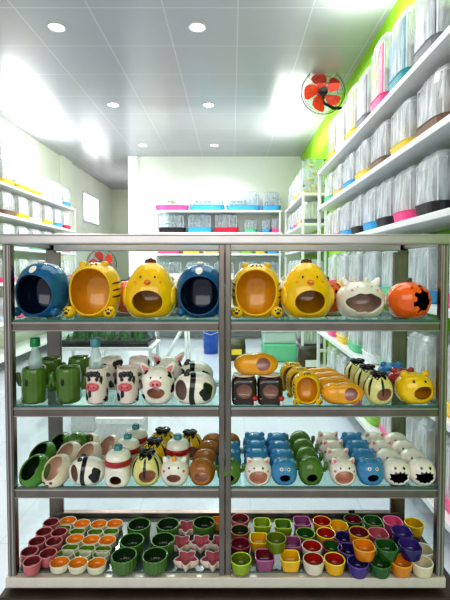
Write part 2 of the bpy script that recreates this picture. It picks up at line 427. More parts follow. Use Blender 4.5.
# --- striped melon with black drips
def mk_melon(bodym=PALE, inm=PEACH, name='melon_hide'):
    P = Pod(.041, .040, .044, .038, 2.15, (.22, -1, -.2), .62, .5, thick=.1)
    k = Kind(name, 'ceramic hide'); b, i = P.meshes(bodym, inm, bodym); k.add('body', b); k.add('interior', i)
    bm = bmesh.new()
    P.patch(bm, (0, -.15, 1), .62, .55, out=lambda a: 1+.35*math.cos(6*a))
    for f in (-2.5, -1.55, -.55, .4, 1.4, 2.4, 3.1): P.patch(bm, (math.cos(f), math.sin(f), .35), .09, .75, lift=1.015)
    k.add('drips', finish(bm, 'drips', BLK))
    bm = bmesh.new(); t = P.S(Vector((0, 0, 1)))
    for q in range(6): add_ell(bm, t+Vector((math.cos(q*2.4)*.014, math.sin(q*2.4)*.012, .002)), (.011, .008, .006), 10)
    k.add('leaf_crown', finish(bm, 'crown', BLK))
    return k
K['melon'] = mk_melon(); K['ymelon'] = mk_melon(cer('corn_yellow', (232, 190, 12)), PEACH, 'melon_hide')
# --- animal-faced small pods
def mk_face(name, bodym, inm, rimm, earm, earin=None, ou=.62, ov=.42, teeth=False, a=.039, cheeks=None, horn=None, axis=(0, -1, -.22), eyem=None, squat=.82, round_ears=False, patches=False):
    mod = (lambda f: 1.08-.24*abs(math.cos(5*f))**1.5) if teeth else None
    P = Pod(a, a*.82, a*1.18*squat, a*.98*squat, 2.25, axis, ou, ov, mod=mod, thick=.11, seg=80 if teeth else 44)
    k = Kind(name, 'ceramic hide'); b, i = P.meshes(bodym, inm, rimm); k.add('body', b); k.add('interior', i)
    H = a*2.1*squat
    if earm:
        if round_ears:
            for s in (-1, 1):
                bm = bmesh.new(); add_ell(bm, P.S(Vector((s*.68, -.05, .9))), (a*.24, a*.15, a*.24)); k.add('ear', finish(bm, 'ear', earm))
        else: ears(k, [((s*a*.55, -a*.1, H*.88), (s*a*.78, -a*.12, H*1.1)) for s in (-1, 1)], a*.27, earm, earin)
    if eyem:
        for s in (-1, 1):
            bm = bmesh.new(); P.patch(bm, (s*.32, -.85, .58), .13, .14); e = k.add('eye', finish(bm, 'eye', eyem))
            bm = bmesh.new(); P.patch(bm, (s*.3, -.85, .58), .06, .07, lift=1.03); k.add('pupil', finish(bm, 'pupil', BLK), e)
    else:
        eyes(k, P, ((-.36, -.8, .62), (.36, -.8, .62)), .1 if teeth else .07)
    if cheeks:
        for s in (-1, 1):
            bm = bmesh.new(); P.patch(bm, (s*.72, -.65, .3), .1, .09); k.add('cheek', finish(bm, 'cheek', cheeks))
    if horn:
        bm = bmesh.new(); t = P.S(Vector((0, -.35, 1))); add_ell(bm, t+Vector((0, 0, .004)), (.007, .006, .009), 10); k.add('horn', finish(bm, 'horn', horn))
    if patches:
        bm = bmesh.new()
        for n, d in enumerate(((.9, -.2, .5), (-.9, -.1, .55), (.2, .2, 1), (-.6, .9, .5), (.9, .7, .3))): P.patch(bm, d, .2, .16, out=blob(n))
        k.add('black_patches', finish(bm, 'patches', BLK))
    return k
K['wcat'] = mk_face('cat_hide', WHT, PEACH, WHT, WHT, PNK, ou=.86, ov=.68, cheeks=PNK)
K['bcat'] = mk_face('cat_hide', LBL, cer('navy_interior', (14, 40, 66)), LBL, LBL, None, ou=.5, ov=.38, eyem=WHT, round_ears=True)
K['skull'] = mk_face('toothed_hide', WHT, BLK, WHT, None, ou=.92, ov=.62, teeth=True, patches=False)
K['ybear'] = mk_face('bear_hide', cer('bear_yellow', (240, 200, 0)), ORIN, YEL, YEL, None, ou=.66, ov=.46, a=.054, squat=.72, round_ears=True, axis=(.25, -1, -.1))
K['rbear'] = mk_face('bear_hide', cer('brick_red', (176, 52, 44)), MAR, RED, cer('brick_red', (176, 52, 44)), None, ou=.5, ov=.38, a=.045, squat=.75, round_ears=True)
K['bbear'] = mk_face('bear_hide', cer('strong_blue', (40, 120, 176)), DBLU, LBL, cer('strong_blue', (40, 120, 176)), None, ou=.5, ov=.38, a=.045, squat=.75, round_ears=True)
K['unicorn'] = mk_face('unicorn_hide', WHT, PEACH, WHT, WHT, None, ou=.62, ov=.4, cheeks=NOSE, horn=GOLD, a=.041)
def mk_cactus():
    def w(q):
        a = math.atan2(q.y, q.x); s = 1-.05*abs(math.cos(7*a)); return Vector((q.x*s, q.y*s, q.z))
    P = Pod(.037, .032, .040, .034, 2.2, (0, -1, -.32), .48, .42, warp=w, thick=.12, seg=56)
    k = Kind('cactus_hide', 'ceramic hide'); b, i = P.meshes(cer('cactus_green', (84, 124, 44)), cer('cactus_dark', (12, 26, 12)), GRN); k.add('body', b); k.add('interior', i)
    for s, z in ((-1, .04), (1, .034)):
        bm = bmesh.new(); add_tube(bm, [(s*.032, 0, z), (s*.041, 0, z+.002), (s*.044, 0, z+.012), (s*.044, 0, z+.022), (s*.044, 0, z+.025)], [.006, .0065, .007, .006, .002], 10); k.add('arm', finish(bm, 'arm', GRN))
    return k
K['cactus'] = mk_cactus()
def mk_bread():
    def w(q):
        s = 1+.05*math.cos(q.y*220); return Vector((q.x*s, q.y, q.z*s if q.z > 0 else q.z))
    P = Pod(.037, .032, .038, .033, 2.2, (0, -1, -.15), .68, .5, warp=w, thick=.1)
    k = Kind('ribbed_loaf_hide', 'ceramic hide'); b, i = P.meshes(BRN, PEACH, cer('bread_rim', (196, 140, 70))); k.add('body', b); k.add('interior', i)
    return k
K['bread'] = mk_bread()
def mk_shoe(name, om, im, spots=None):
    def w(q):
        return Vector((q.x*(1-.12*(q.z/.04)), q.y+q.z*.22, q.z))
    P = Pod(.034, .040, .037, .032, 2.2, (0, -.78, .58), .84, .95, warp=w, thick=.12)
    k = Kind(name, 'ceramic hide'); b, i = P.meshes(om, im, om); k.add('body', b); k.add('interior', i)
    if spots:
        bm = bmesh.new()
        for d in ((-.25, -1, -.5), (.3, -1, -.45), (0, -1, -.75)): P.patch(bm, d, .11, .1)
        k.add('toe_spots', finish(bm, 'spots', spots))
    return k
K['pea'] = mk_shoe('slipper_hide', cer('slipper_green', (82, 136, 44)), DGRN); K['shoe'] = mk_shoe('slipper_hide', cer('slipper_cream', (230, 214, 196)), cer('beige_interior', (226, 194, 170)), cer('spot_brown', (110, 70, 40)))
K['shoeplain'] = mk_shoe('slipper_hide', cer('slipper_cream', (230, 214, 196)), cer('beige_interior', (226, 194, 170)))
def mk_bottlehide():
    P = Pod(.036, .036, .034, .03, 3.2, (0, -1, -.25), .46, .4, thick=.12)
    k = Kind('bottle_hide', 'ceramic hide'); b, i = P.meshes(WHT, cer('bottle_inner', (140, 86, 64)), WHT); k.add('body', b); k.add('interior', i)
    bm = bmesh.new(); add_lathe(bm, [(.03, .058), (.0375, .058), (.0385, .062), (.0385, .07), (.0375, .073), (.03, .074)], 32); k.add('collar', finish(bm, 'band', RED))
    bm = bmesh.new(); add_lathe(bm, [(.036, .072), (.034, .084), (.026, .093), (.012, .097), (0, .098)], 32); k.add('shoulder', finish(bm, 'sh', WHT))
    bm = bmesh.new(); add_lathe(bm, [(.012, .094), (.012, .108), (.009, .111), (0, .112)], 20); k.add('cap', finish(bm, 'cap', TEAL))
    return k
K['bottlehide'] = mk_bottlehide()

# --- bowls
def bowl_meshes(r, h, om, im, outline=None, rimm=None, th=.0035, foot=.72, seg=40, cx=0, cy=0, ridge=0):
    bm = bmesh.new()
    prof = [(0, 0), (r*foot, 0), (r*(foot+.1), .003)]
    n = 7
    for q in range(1, n): t = q/n; prof.append((r*(foot+.1+(1-foot-.1)*math.sin(t*PI/2))+(ridge if q % 2 else 0), .003+(h-.003)*t))
    prof.append((r, h-.001))
    add_lathe(bm, prof, seg, outline, cx, cy, 0)
    add_lathe(bm, [(r, h-.001), (r-th*.3, h+.0006), (r-th*.7, h+.0006), (r-th, h-.001)], seg, outline, cx, cy, 1)
    out = finish(bm, 'body', [om, rimm or om])
    bm = bmesh.new(); ri = r-th
    add_lathe(bm, [(ri, h-.001), (ri*.98, h*.7), (ri*.9, h*.4), (ri*.72, h*.2), (ri*.4, h*.14), (0, h*.13)], seg, outline, cx, cy, 0)
    return out, finish(bm, 'glaze', im)
def sq(p=4): return lambda f: (abs(math.cos(f))**p+abs(math.sin(f))**p)**(-1/p)
def ellip(b): return lambda f: 1/math.sqrt(math.cos(f)**2+(math.sin(f)/b)**2)
def star(f):
    f = (f-PI/2) % (2*PI/5); t = abs(f-PI/5)/(PI/5)    # t=1 at tip
    return .60+.40*t**1.3
def mk_bowl(om, im, r=.028, h=.034, outline=None, rimm=None, name='bowl', ridge=0, seg=40, cat='bowl', th=.0035, foot=.72):
    k = Kind(name, cat); a, b = bowl_meshes(r, h, om, im, outline, rimm, ridge=ridge, seg=seg, th=th, foot=foot); k.add('body', a); k.add('interior', b); return k
GC = dict(pink=(198, 104, 112), pinkd=(134, 48, 56), orange=(238, 142, 12), green=(98, 140, 26), lime=(150, 170, 34), olive=(112, 128, 24), maroon=(124, 24, 44), red=(178, 28, 18), mauve=(150, 72, 120), yellow=(234, 178, 8), ltpink=(222, 90, 140),
          purple=(72, 46, 132), navy=(38, 26, 100), dkgreen=(34, 92, 28), cream=(226, 214, 180), white=(228, 216, 200), amber=(224, 138, 16), dkolive=(44, 64, 18), brownrim=(150, 90, 50), starpink=(196, 104, 120), cgreen=(74, 112, 42), cdark=(26, 54, 20), duo=(222, 216, 190), duogreen=(104, 140, 32))
G = {n: cer('bowl_'+n, c) for n, c in GC.items()}
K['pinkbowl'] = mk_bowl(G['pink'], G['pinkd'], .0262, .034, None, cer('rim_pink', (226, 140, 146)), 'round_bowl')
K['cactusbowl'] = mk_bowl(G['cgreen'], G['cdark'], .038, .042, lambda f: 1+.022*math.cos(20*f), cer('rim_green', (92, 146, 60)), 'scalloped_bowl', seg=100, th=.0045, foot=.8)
K['starbowl'] = mk_bowl(cer('star_white', (230, 208, 196)), G['starpink'], .046, .03, star, None, 'star_bowl', seg=80, foot=.62, th=.005)
def mk_duo(flip):
    k = Kind('double_dish', 'dish'); s = -1 if flip else 1
    a, b = bowl_meshes(.028, .022, G['duo'], G['orange'], ellip(.92), None, cy=-s*.017, th=.0028, foot=.8); k.add('large_cup', a); k.add('orange_well', b, 0)
    a, b = bowl_meshes(.0255, .021, G['duo'], G['duogreen'], lambda f: sq(5)(f)*ellip(.58)(f)/1.0, None, cy=s*.024, th=.0028, foot=.84); k.add('small_cup', a); k.add('green_well', b, 2)
    return k
K['duo'] = mk_duo(False); K['duoflip'] = mk_duo(True)
BOWLC = {}
def colour_bowl(o, i, shape='round', r=.03, h=.035):
    key = (o, i, shape)
    if key not in BOWLC:
        ol = {'round': None, 'square': sq(4.5), 'rounded': sq(2.8), 'stripe': None, 'leaf': ellip(.8)}[shape]
        rim = G['white'] if shape == 'stripe' else None
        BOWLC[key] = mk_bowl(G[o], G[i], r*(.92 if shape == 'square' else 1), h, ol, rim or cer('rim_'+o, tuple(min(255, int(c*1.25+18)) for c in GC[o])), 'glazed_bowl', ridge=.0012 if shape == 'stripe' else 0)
    return BOWLC[key]

# ================================================================== CABINET
YF, YB = 1.2, 1.48
XL = -.636; XR = .602
ZTOP = at_y(225, 234, YF).z
RZ = [at_y(225, p, YF+.0).z for p in (321.5, 407.5, 489, 576)]     # top of each shelf rail
ZB = at_y(225, 586.5, YF).z
cab = link('display_cabinet', None, None, ((XL+XR)/2, (YF+YB)/2, ZB)); cab.empty_display_size = .1
tag(cab, 'aluminium framed glass display cabinet holding ceramic pet houses', 'cabinet')
CO = Vector(cab.location)
def cabpart(name, boxes, m, bev=.0, parent=None, label=None):
    bm = bmesh.new()
    for lo, hi in boxes: add_box(bm, Vector(lo)-CO, Vector(hi)-CO, bev)
    o = link(name, finish(bm, name, m, False), parent or cab)
    if label: o['label'] = label
    return o
PW = .023
# posts
PBX = [(at_y(46.5, 400, YB).x, at_y(58.5, 400, YB).x), (at_y(388, 400, YB).x, at_y(402, 400, YB).x)]
for x in (XL, XR-PW): cabpart('corner_post', [((x, YF, ZB+.02), (x+PW, YF+PW, ZTOP-.012))], ALU, .003)
xm = at_y(225, 400, YF).x
for x in (xm-.017, xm+.001): cabpart('centre_post', [((x, YF+.001, ZB+.02), (x+.016, YF+.02, ZTOP-.012))], ALU, .002)
for x in (XL, XR-.03): cabpart('rear_post', [((x, YB-.0, ZB+.02), (x+.03, YB+.02, ZTOP-.012))], ALU, .002)
xlb, xrb = XL+.03, XR-.03
for x in (xlb-.004, xrb-.020): cabpart('door_stile', [((x, YB+.0, ZB+.05), (x+.022, YB+.013, ZTOP-.04))], ALU, .002)
for x in (xm-.014,): cabpart('door_stile', [((x, YB-.004, ZB+.05), (x+.022, YB+.013, ZTOP-.04))], ALU, .002)
for x in (XL, XR-PW):
    cabpart('post_rib', [((x+.005, YF-.0022, ZB+.022), (x+.0085, YF, ZTOP-.032)), ((x+.0145, YF-.0022, ZB+.022), (x+.018, YF, ZTOP-.032))], ALUW)
# top frame, shelf rails
ztb = ZTOP-.030
cabpart('top_front_rail', [((XL-.006, YF-.006, ztb), (XR+.006, YF+.022, ZTOP))], ALUW, .006)
cabpart('top_side_rail', [((XL-.004, YF+.02, ztb), (XL+.02, YB+.02, ZTOP-.002))], ALUW, .003)
cabpart('top_side_rail', [((XR-.02, YF+.02, ztb), (XR+.004, YB+.02, ZTOP-.002))], ALUW, .003)
cabpart('top_rear_rail', [((XL, YB, ztb-.006), (XR, YB+.022, ZTOP-.004))], ALUW, .003)
cabpart('top_pane', [((XL+.015, YF+.02, ZTOP-.008), (XR-.015, YB+.005, ZTOP-.004))], PANE)
for i in range(3):
    z = RZ[i]
    cabpart('shelf_rail', [((XL+PW, YF+.002, z-.028), (xm-.017, YF+.018, z)), ((xm+.017, YF+.002, z-.028), (XR-PW, YF+.018, z))], ALU, .002)
    cabpart('highlight_lip', [((XL+PW, YF+.0005, z-.006), (xm-.017, YF+.002, z-.003)), ((xm+.017, YF+.0005, z-.006), (XR-PW, YF+.002, z-.003)), ((XL+PW, YF+.0005, z-.027), (xm-.017, YF+.002, z-.025)), ((xm+.017, YF+.0005, z-.027), (XR-PW, YF+.002, z-.025))], ALUW)  # pale lips added to draw a highlight line along each rail
    for x in (XL+.008, XR-.022): cabpart('shelf_bracket', [((x, YF+PW, z-.014), (x+.014, YB, z-.001))], ALU)
    cabpart('shelf_rear_rail', [((XL+.03, YB-.012, z-.016), (XR-.03, YB-.002, z-.001))], ALU)
    g = cabpart('glass_shelf', [((XL+.008, YF+.004, z+.0002), (XR-.008, YB-.005, z+.0052))], SHELFG)
    cabpart('glass_edge', [((XL+.028, YF+.0032, z+.0003), (XR-.028, YF+.0042, z+.005))], GEDGE, 0, g)
SZ = [z+.0053 for z in RZ]
# base
z = RZ[3]
cabpart('base_front_rail', [((XL-.004, YF-.008, ZB), (XR+.002, YF+.018, z))], mat('base_rail_white', (224, 214, 204), .3, .3, 0, .04), .003)
cabpart('base_side_rail', [((XL-.006, YF+.018, ZB), (XL+.02, YB+.02, z))], ALU, .002)
cabpart('base_side_rail', [((XR-.02, YF+.018, ZB), (XR+.002, YB+.02, z))], ALU, .002)
cabpart('base_rear_rail', [((XL+.02, YB-.002, ZB), (XR-.02, YB+.02, z+.022))], ALU, .002)
g = cabpart('base_glass', [((XL+.02, YF+.012, z+.0002), (XR-.02, YB-.005, z+.0052))], mat('dark_green_glass', (74, 92, 88), .12, 0, .5))
SZ[3] = z+.0053
for x in (XL+.035, XR-.065): cabpart('foot', [((x, YF+.01, ZB-.012), (x+.05, YF+.06, ZB))], BLACKP)
for x in (XL+.035, XR-.065): cabpart('foot', [((x, YB-.05, ZB-.012), (x+.05, YB, ZB))], BLACKP)
cabpart('side_pane', [((XL+.003, YF+PW, ZB+.03), (XL+.006, YB, ztb))], PANE)
cabpart('side_pane', [((XR-.006, YF+PW, ZB+.03), (XR-.003, YB, ztb))], PANE)
cabpart('rear_pane', [((XL+.03, YB+.004, ZB+.06), (xm, YB+.007, ztb))], PANE)
cabpart('rear_pane', [((xm, YB+.009, ZB+.06), (XR-.03, YB+.012, ztb))], PANE)
bm = bmesh.new(); add_box(bm, Vector((.405, YB-.008, z+.024))-CO, Vector((.425, YB-.001, z+.034))-CO, .001); link('door_catch', finish(bm, 'c', BLACKP, False), cab)
# dark wooden table carrying it
tz = ZB-.0125
tbl = link('wooden_table', None, None, (0, 1.36, 0)); tag(tbl, 'dark brown wooden table under the display cabinet', 'table')
WOOD = mat('dark_wood', (58, 40, 32), .4, 0, .2, .35, 12)
tbl_m = box_mesh((-.652, -.19, tz-.045), (.652, .135, tz), WOOD, .004); link('tabletop', tbl_m, tbl)
for x in (-.61, .56):
    for y in (-.16, .07): link('leg', box_mesh((x, y, 0), (x+.05, y+.05, tz-.045), WOOD, .003), tbl)
link('apron', box_mesh((-.56, -.15, tz-.13), (.56, -.13, tz-.045), WOOD), tbl)

# ================================================================== GOODS
def put(kind, px, Y, shelf, label, rz=0, scale=1, group=None, py=None, dz=0, tilt=None):
    """px on the picture's frame at distance Y gives X; stands on the shelf"""
    Z = SZ[shelf]+dz; Y = 1.2+(Y-1.2)*.9-(.014 if shelf else 0)
    r = CAM; mid = at_y(px, 300, Y)
    # find x for a point at height Z
    d = (Y*math.cos(PITCH)-(Z-CAM.z)*math.sin(PITCH)); x = (px-232)*d/F
    return K[kind].place((x, Y, Z+.0003), rz, label, group, scale, tilt)
H1 = 'big hides on the top glass shelf'
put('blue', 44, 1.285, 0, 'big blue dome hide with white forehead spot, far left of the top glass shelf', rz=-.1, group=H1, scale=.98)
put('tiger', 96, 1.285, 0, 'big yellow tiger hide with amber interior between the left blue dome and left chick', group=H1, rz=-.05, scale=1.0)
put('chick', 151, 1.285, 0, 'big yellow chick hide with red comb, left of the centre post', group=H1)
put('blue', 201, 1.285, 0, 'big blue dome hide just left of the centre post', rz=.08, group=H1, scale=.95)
put('tiger', 256, 1.285, 0, 'big yellow tiger hide with amber interior just right of the centre post', group=H1, scale=.97)
put('chick', 306, 1.285, 0, 'big yellow chick hide with red comb, right of the centre post', group=H1, rz=.05)
put('cream', 360, 1.285, 0, 'ivory cow hide with wide cloud-shaped opening beside the front pumpkin', group=H1)
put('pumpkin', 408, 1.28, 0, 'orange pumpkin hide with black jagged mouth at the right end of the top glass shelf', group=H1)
H1b = 'hides in the back row of the top glass shelf'
put('pumpkin', 130, 1.435, 0, 'orange pumpkin hide half hidden behind the left tiger and left chick', group=H1b, rz=.5)
put('pumpkin', 326, 1.435, 0, 'orange pumpkin hide half hidden behind the right chick', group=H1b, rz=.4)
put('cream', 75, 1.435, 0, 'ivory cow hide hidden behind the left blue dome and left tiger', group=H1b)
put('cream', 178, 1.435, 0, 'ivory cow hide behind the left chick and the second blue dome', group=H1b)
put('cream', 278, 1.435, 0, 'ivory cow hide behind the right tiger and right chick', group=H1b)
# ---- shelf 2
g = 'cactus cups on the second shelf'
put('cactuscup', 35, 1.26, 1, 'green cactus cup at far left front holding a green-capped bottle', group=g)
put('cactuscup', 69, 1.265, 1, 'green cactus cup without bottle in front, beside the cow cups', group=g, rz=.1)
put('cactuscup', 51, 1.40, 1, 'green cactus cup in the back row, leftmost', group=g, rz=-.3)
put('cactuscup', 80, 1.42, 1, 'green cactus cup in the back row nearest the cow cups', group=g, rz=.2)
put('gbottle', 36, 1.265, 1, 'clear bottle with green cap standing in the left cactus cup', dz=.009)
g = 'cow cups on the second shelf'
put('cowcup', 97.5, 1.255, 1, 'black and white cow cup with bottle, pink snout, front left', group=g, rz=-.1)
put('cowcup', 128, 1.255, 1, 'black and white cow cup without bottle, left of the pig hide', group=g, rz=.05)
put('cowcup', 112, 1.41, 1, 'cow cup in the back row, left one', group=g, rz=1)
put('cowcup', 139, 1.41, 1, 'cow cup in the back row behind the spotted pig hide', group=g, rz=2)
put('tbottle', 96, 1.26, 1, 'clear bottle with teal cap standing in the left cow cup', dz=.009)
put('pig', 158, 1.255, 1, 'white pig hide with black patches and pink snout, front row second shelf', group='spotted pig hides')
put('pig', 168, 1.40, 1, 'white spotted pig hide standing behind the front pig hide', group='spotted pig hides', rz=.2)
put('panda', 195, 1.255, 1, 'black and white panda hide lying in front on the second shelf', group='panda hides')
put('panda', 194, 1.41, 1, 'black and white panda hide lying behind another on the second shelf', group='panda hides')
put('log', 244, 1.255, 1, 'dark brown log hide with red mushroom, left one of the pair', group='log hides')
put('log', 269.5, 1.255, 1, 'dark brown log hide with red mushroom, right one of the pair', group='log hides')
put('peanut', 256, 1.255, 1, 'golden peanut hide lying on top of the two log hides', dz=.082, group='peanut hides')
for n, (px, Y) in enumerate(((306, 1.25), (299, 1.325), (292, 1.40))):
    put('minitiger', px, Y, 1, ['small yellow tiger hide at the front of its column of three', 'small yellow tiger hide in the middle of its column of three', 'small yellow tiger hide at the rear of its column of three'][n], scale=.55 if n == 0 else .54, group='small tiger hides')
for n, (px, Y) in enumerate(((342, 1.245), (334, 1.32), (327, 1.39), (321, 1.455))):
    put('peanut', px, Y, 1, 'golden peanut hide on the second shelf, %s in its column' % ['frontmost', 'second from the front', 'third from the front', 'rearmost'][n], group='peanut hides', scale=.98)
for n, (px, Y) in enumerate(((378, 1.25), (367, 1.345), (357, 1.44))):
    put('melon', px, Y, 1, 'pale melon hide with black drips beside the peanut column, %s of three' % ['front one', 'middle one', 'rear one'][n], group='black-dripped melon hides', scale=1)
put('ybear', 414, 1.26, 1, 'squat yellow bear hide with round ears at right front of the second shelf', group='bear hides')
put('rbear', 402, 1.365, 1, 'brick red bear hide behind the yellow bear hide', group='bear hides')
put('bbear', 391, 1.455, 1, 'blue bear hide behind the red bear hide', group='bear hides')
# ---- shelf 3
g = 'slipper hides on the third shelf'
put('pea', 35.5, 1.25, 2, 'green slipper hide with dark interior, front left of the third shelf', rz=-.35, group=g, scale=1.08)
put('pea', 43, 1.36, 2, 'green slipper hide behind the front green slipper hide', rz=-.35, group=g, scale=1.05)
put('pea', 61, 1.45, 2, 'green slipper hide in the back row beside the small cactus', rz=-.35, group=g)
put('shoe', 57.5, 1.25, 2, 'cream slipper hide with brown toe spots in the front row', rz=-.3, group=g, scale=1.08)
put('shoeplain', 69, 1.36, 2, 'cream slipper hide directly behind the spotted-toe slipper', rz=-.35, group=g, scale=1.05)
put('shoeplain', 89, 1.35, 2, 'cream slipper hide right behind the front panda hide', rz=-.3, group=g, scale=1.08)
put('shoeplain', 89, 1.45, 2, 'cream slipper hide in the back row, left of two', rz=-.3, group=g)
put('shoeplain', 110, 1.43, 2, 'cream slipper hide in the back row, right of two', rz=-.3, group=g)
put('cactus', 78, 1.455, 2, 'light green cactus hide in the back row behind the slippers', group='cactus hides')
put('panda', 88, 1.25, 2, 'panda hide lying in front on the third shelf beside the slippers', group='panda hides', scale=.84)
g = 'bottle-shaped hides'
for n, (px, Y) in enumerate(((118.5, 1.245), (128, 1.335), (136, 1.425))):
    put('bottlehide', px, Y, 2, 'white milk bottle hide with red collar left of the melon, %s of three' % ['front one', 'middle one', 'rear one'][n], group=g)
put('bottlehide', 178, 1.33, 2, 'white milk bottle hide with red collar behind the unicorn hide', group=g)
put('melon', 147, 1.25, 2, 'pale melon hide with black drips in front on the third shelf', group='black-dripped melon hides', scale=1.05)
put('ymelon', 155, 1.345, 2, 'yellow melon hide with black drips just behind the pale melon', group='black-dripped melon hides', scale=1.05)
put('ymelon', 163, 1.44, 2, 'yellow melon hide with black drips at the rear of its column', group='black-dripped melon hides', scale=1.05)
put('ymelon', 190, 1.43, 2, 'yellow melon hide with black drips behind the rear milk bottle hide', group='black-dripped melon hides')
put('unicorn', 175, 1.245, 2, 'white unicorn hide with gold horn and pink cheeks, front of the third shelf')
for n, (px, Y) in enumerate(((202, 1.245), (205, 1.315), (209, 1.385), (213, 1.455))):
    put('bread', px, Y, 2, 'brown ribbed loaf hide left of the centre post, %s of its column' % ['frontmost', 'second', 'third', 'rearmost'][n], group='ribbed loaf hides', scale=.98)
def column(kinds, px, desc, where, group, rzs=0, sc=1, y0=1.229, dy=.065, drift=0):
    n = len(kinds); x = (px-232)*(y0+.02)/F
    names = ['frontmost', 'second', 'third', 'rearmost']
    for i, kd in enumerate(kinds):
        d = desc[kd]; Y = y0+dy*i
        K[kd].place((x+drift*i, Y, SZ[2]+.0003), rzs, '%s, %s of column %s' % (d, names[i], where), group[kd], sc)
D = dict(wcat='white cat hide, pink ears', bread='brown ribbed loaf hide', bcat='blue cat hide with dark mouth', cactus='green cactus hide with dark opening', skull='white hide with toothed mouth')
GR = dict(wcat='white cat hides', bread='ribbed loaf hides', bcat='blue cat hides', cactus='cactus hides', skull='toothed mouth hides')
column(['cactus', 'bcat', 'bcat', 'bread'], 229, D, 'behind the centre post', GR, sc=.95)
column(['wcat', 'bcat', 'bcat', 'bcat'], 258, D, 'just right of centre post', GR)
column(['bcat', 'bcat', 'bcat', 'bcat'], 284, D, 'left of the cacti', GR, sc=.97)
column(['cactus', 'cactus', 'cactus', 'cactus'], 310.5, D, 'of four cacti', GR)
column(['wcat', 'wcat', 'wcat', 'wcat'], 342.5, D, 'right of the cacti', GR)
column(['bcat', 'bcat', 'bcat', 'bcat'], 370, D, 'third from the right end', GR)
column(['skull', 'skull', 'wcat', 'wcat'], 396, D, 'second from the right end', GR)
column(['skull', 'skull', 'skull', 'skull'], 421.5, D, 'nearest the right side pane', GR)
# ---- bottom: bowls
ORD = ['first', 'second', 'third', 'fourth', 'fifth', 'sixth', 'seventh', 'eighth', 'ninth', 'tenth', 'eleventh', 'twelfth', 'thirteenth', 'fourteenth', 'fifteenth']
def bowls(kindf, pts, h, desc, group, rz=0, scale=1):
    rows = {}
    for p in pts: rows.setdefault(p[2], []).append(p)
    nr = len(rows)
    for rname, row in rows.items():
        row.sort(key=lambda q: q[0])
        for i, p in enumerate(row):
            c = at_z(p[0], p[1], SZ[3]+h*scale)
            c.z = SZ[3]+.0004
            kind = kindf(p) if callable(kindf) else K[kindf]
            if len(row) == 1: pos = 'alone in'
            else: pos = ORD[i]+' from left in'
            kind.place(c, rz, '%s, %s the %s row' % (desc(p) if callable(desc) else desc, pos, rname), group, scale)
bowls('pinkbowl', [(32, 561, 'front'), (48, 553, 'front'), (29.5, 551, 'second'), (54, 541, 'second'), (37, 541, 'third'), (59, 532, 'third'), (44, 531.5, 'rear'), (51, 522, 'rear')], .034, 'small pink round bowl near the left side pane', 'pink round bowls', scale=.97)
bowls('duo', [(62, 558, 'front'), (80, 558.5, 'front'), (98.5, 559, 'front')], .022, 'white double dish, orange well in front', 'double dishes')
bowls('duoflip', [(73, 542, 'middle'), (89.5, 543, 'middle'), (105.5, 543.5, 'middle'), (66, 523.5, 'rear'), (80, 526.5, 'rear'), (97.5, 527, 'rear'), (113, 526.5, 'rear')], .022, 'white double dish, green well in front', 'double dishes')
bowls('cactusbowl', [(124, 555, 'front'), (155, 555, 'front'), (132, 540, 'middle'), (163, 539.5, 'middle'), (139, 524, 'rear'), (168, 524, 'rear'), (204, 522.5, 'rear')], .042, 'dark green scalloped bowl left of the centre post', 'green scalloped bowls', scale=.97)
bowls('starbowl', [(186.5, 557.5, 'front'), (213, 557.5, 'front'), (181, 541.5, 'middle'), (201, 541, 'middle'), (221, 541, 'middle'), (186.5, 526, 'rear')], .03, 'white star-shaped bowl with pink interior', 'star bowls', rz=PI, scale=.86)
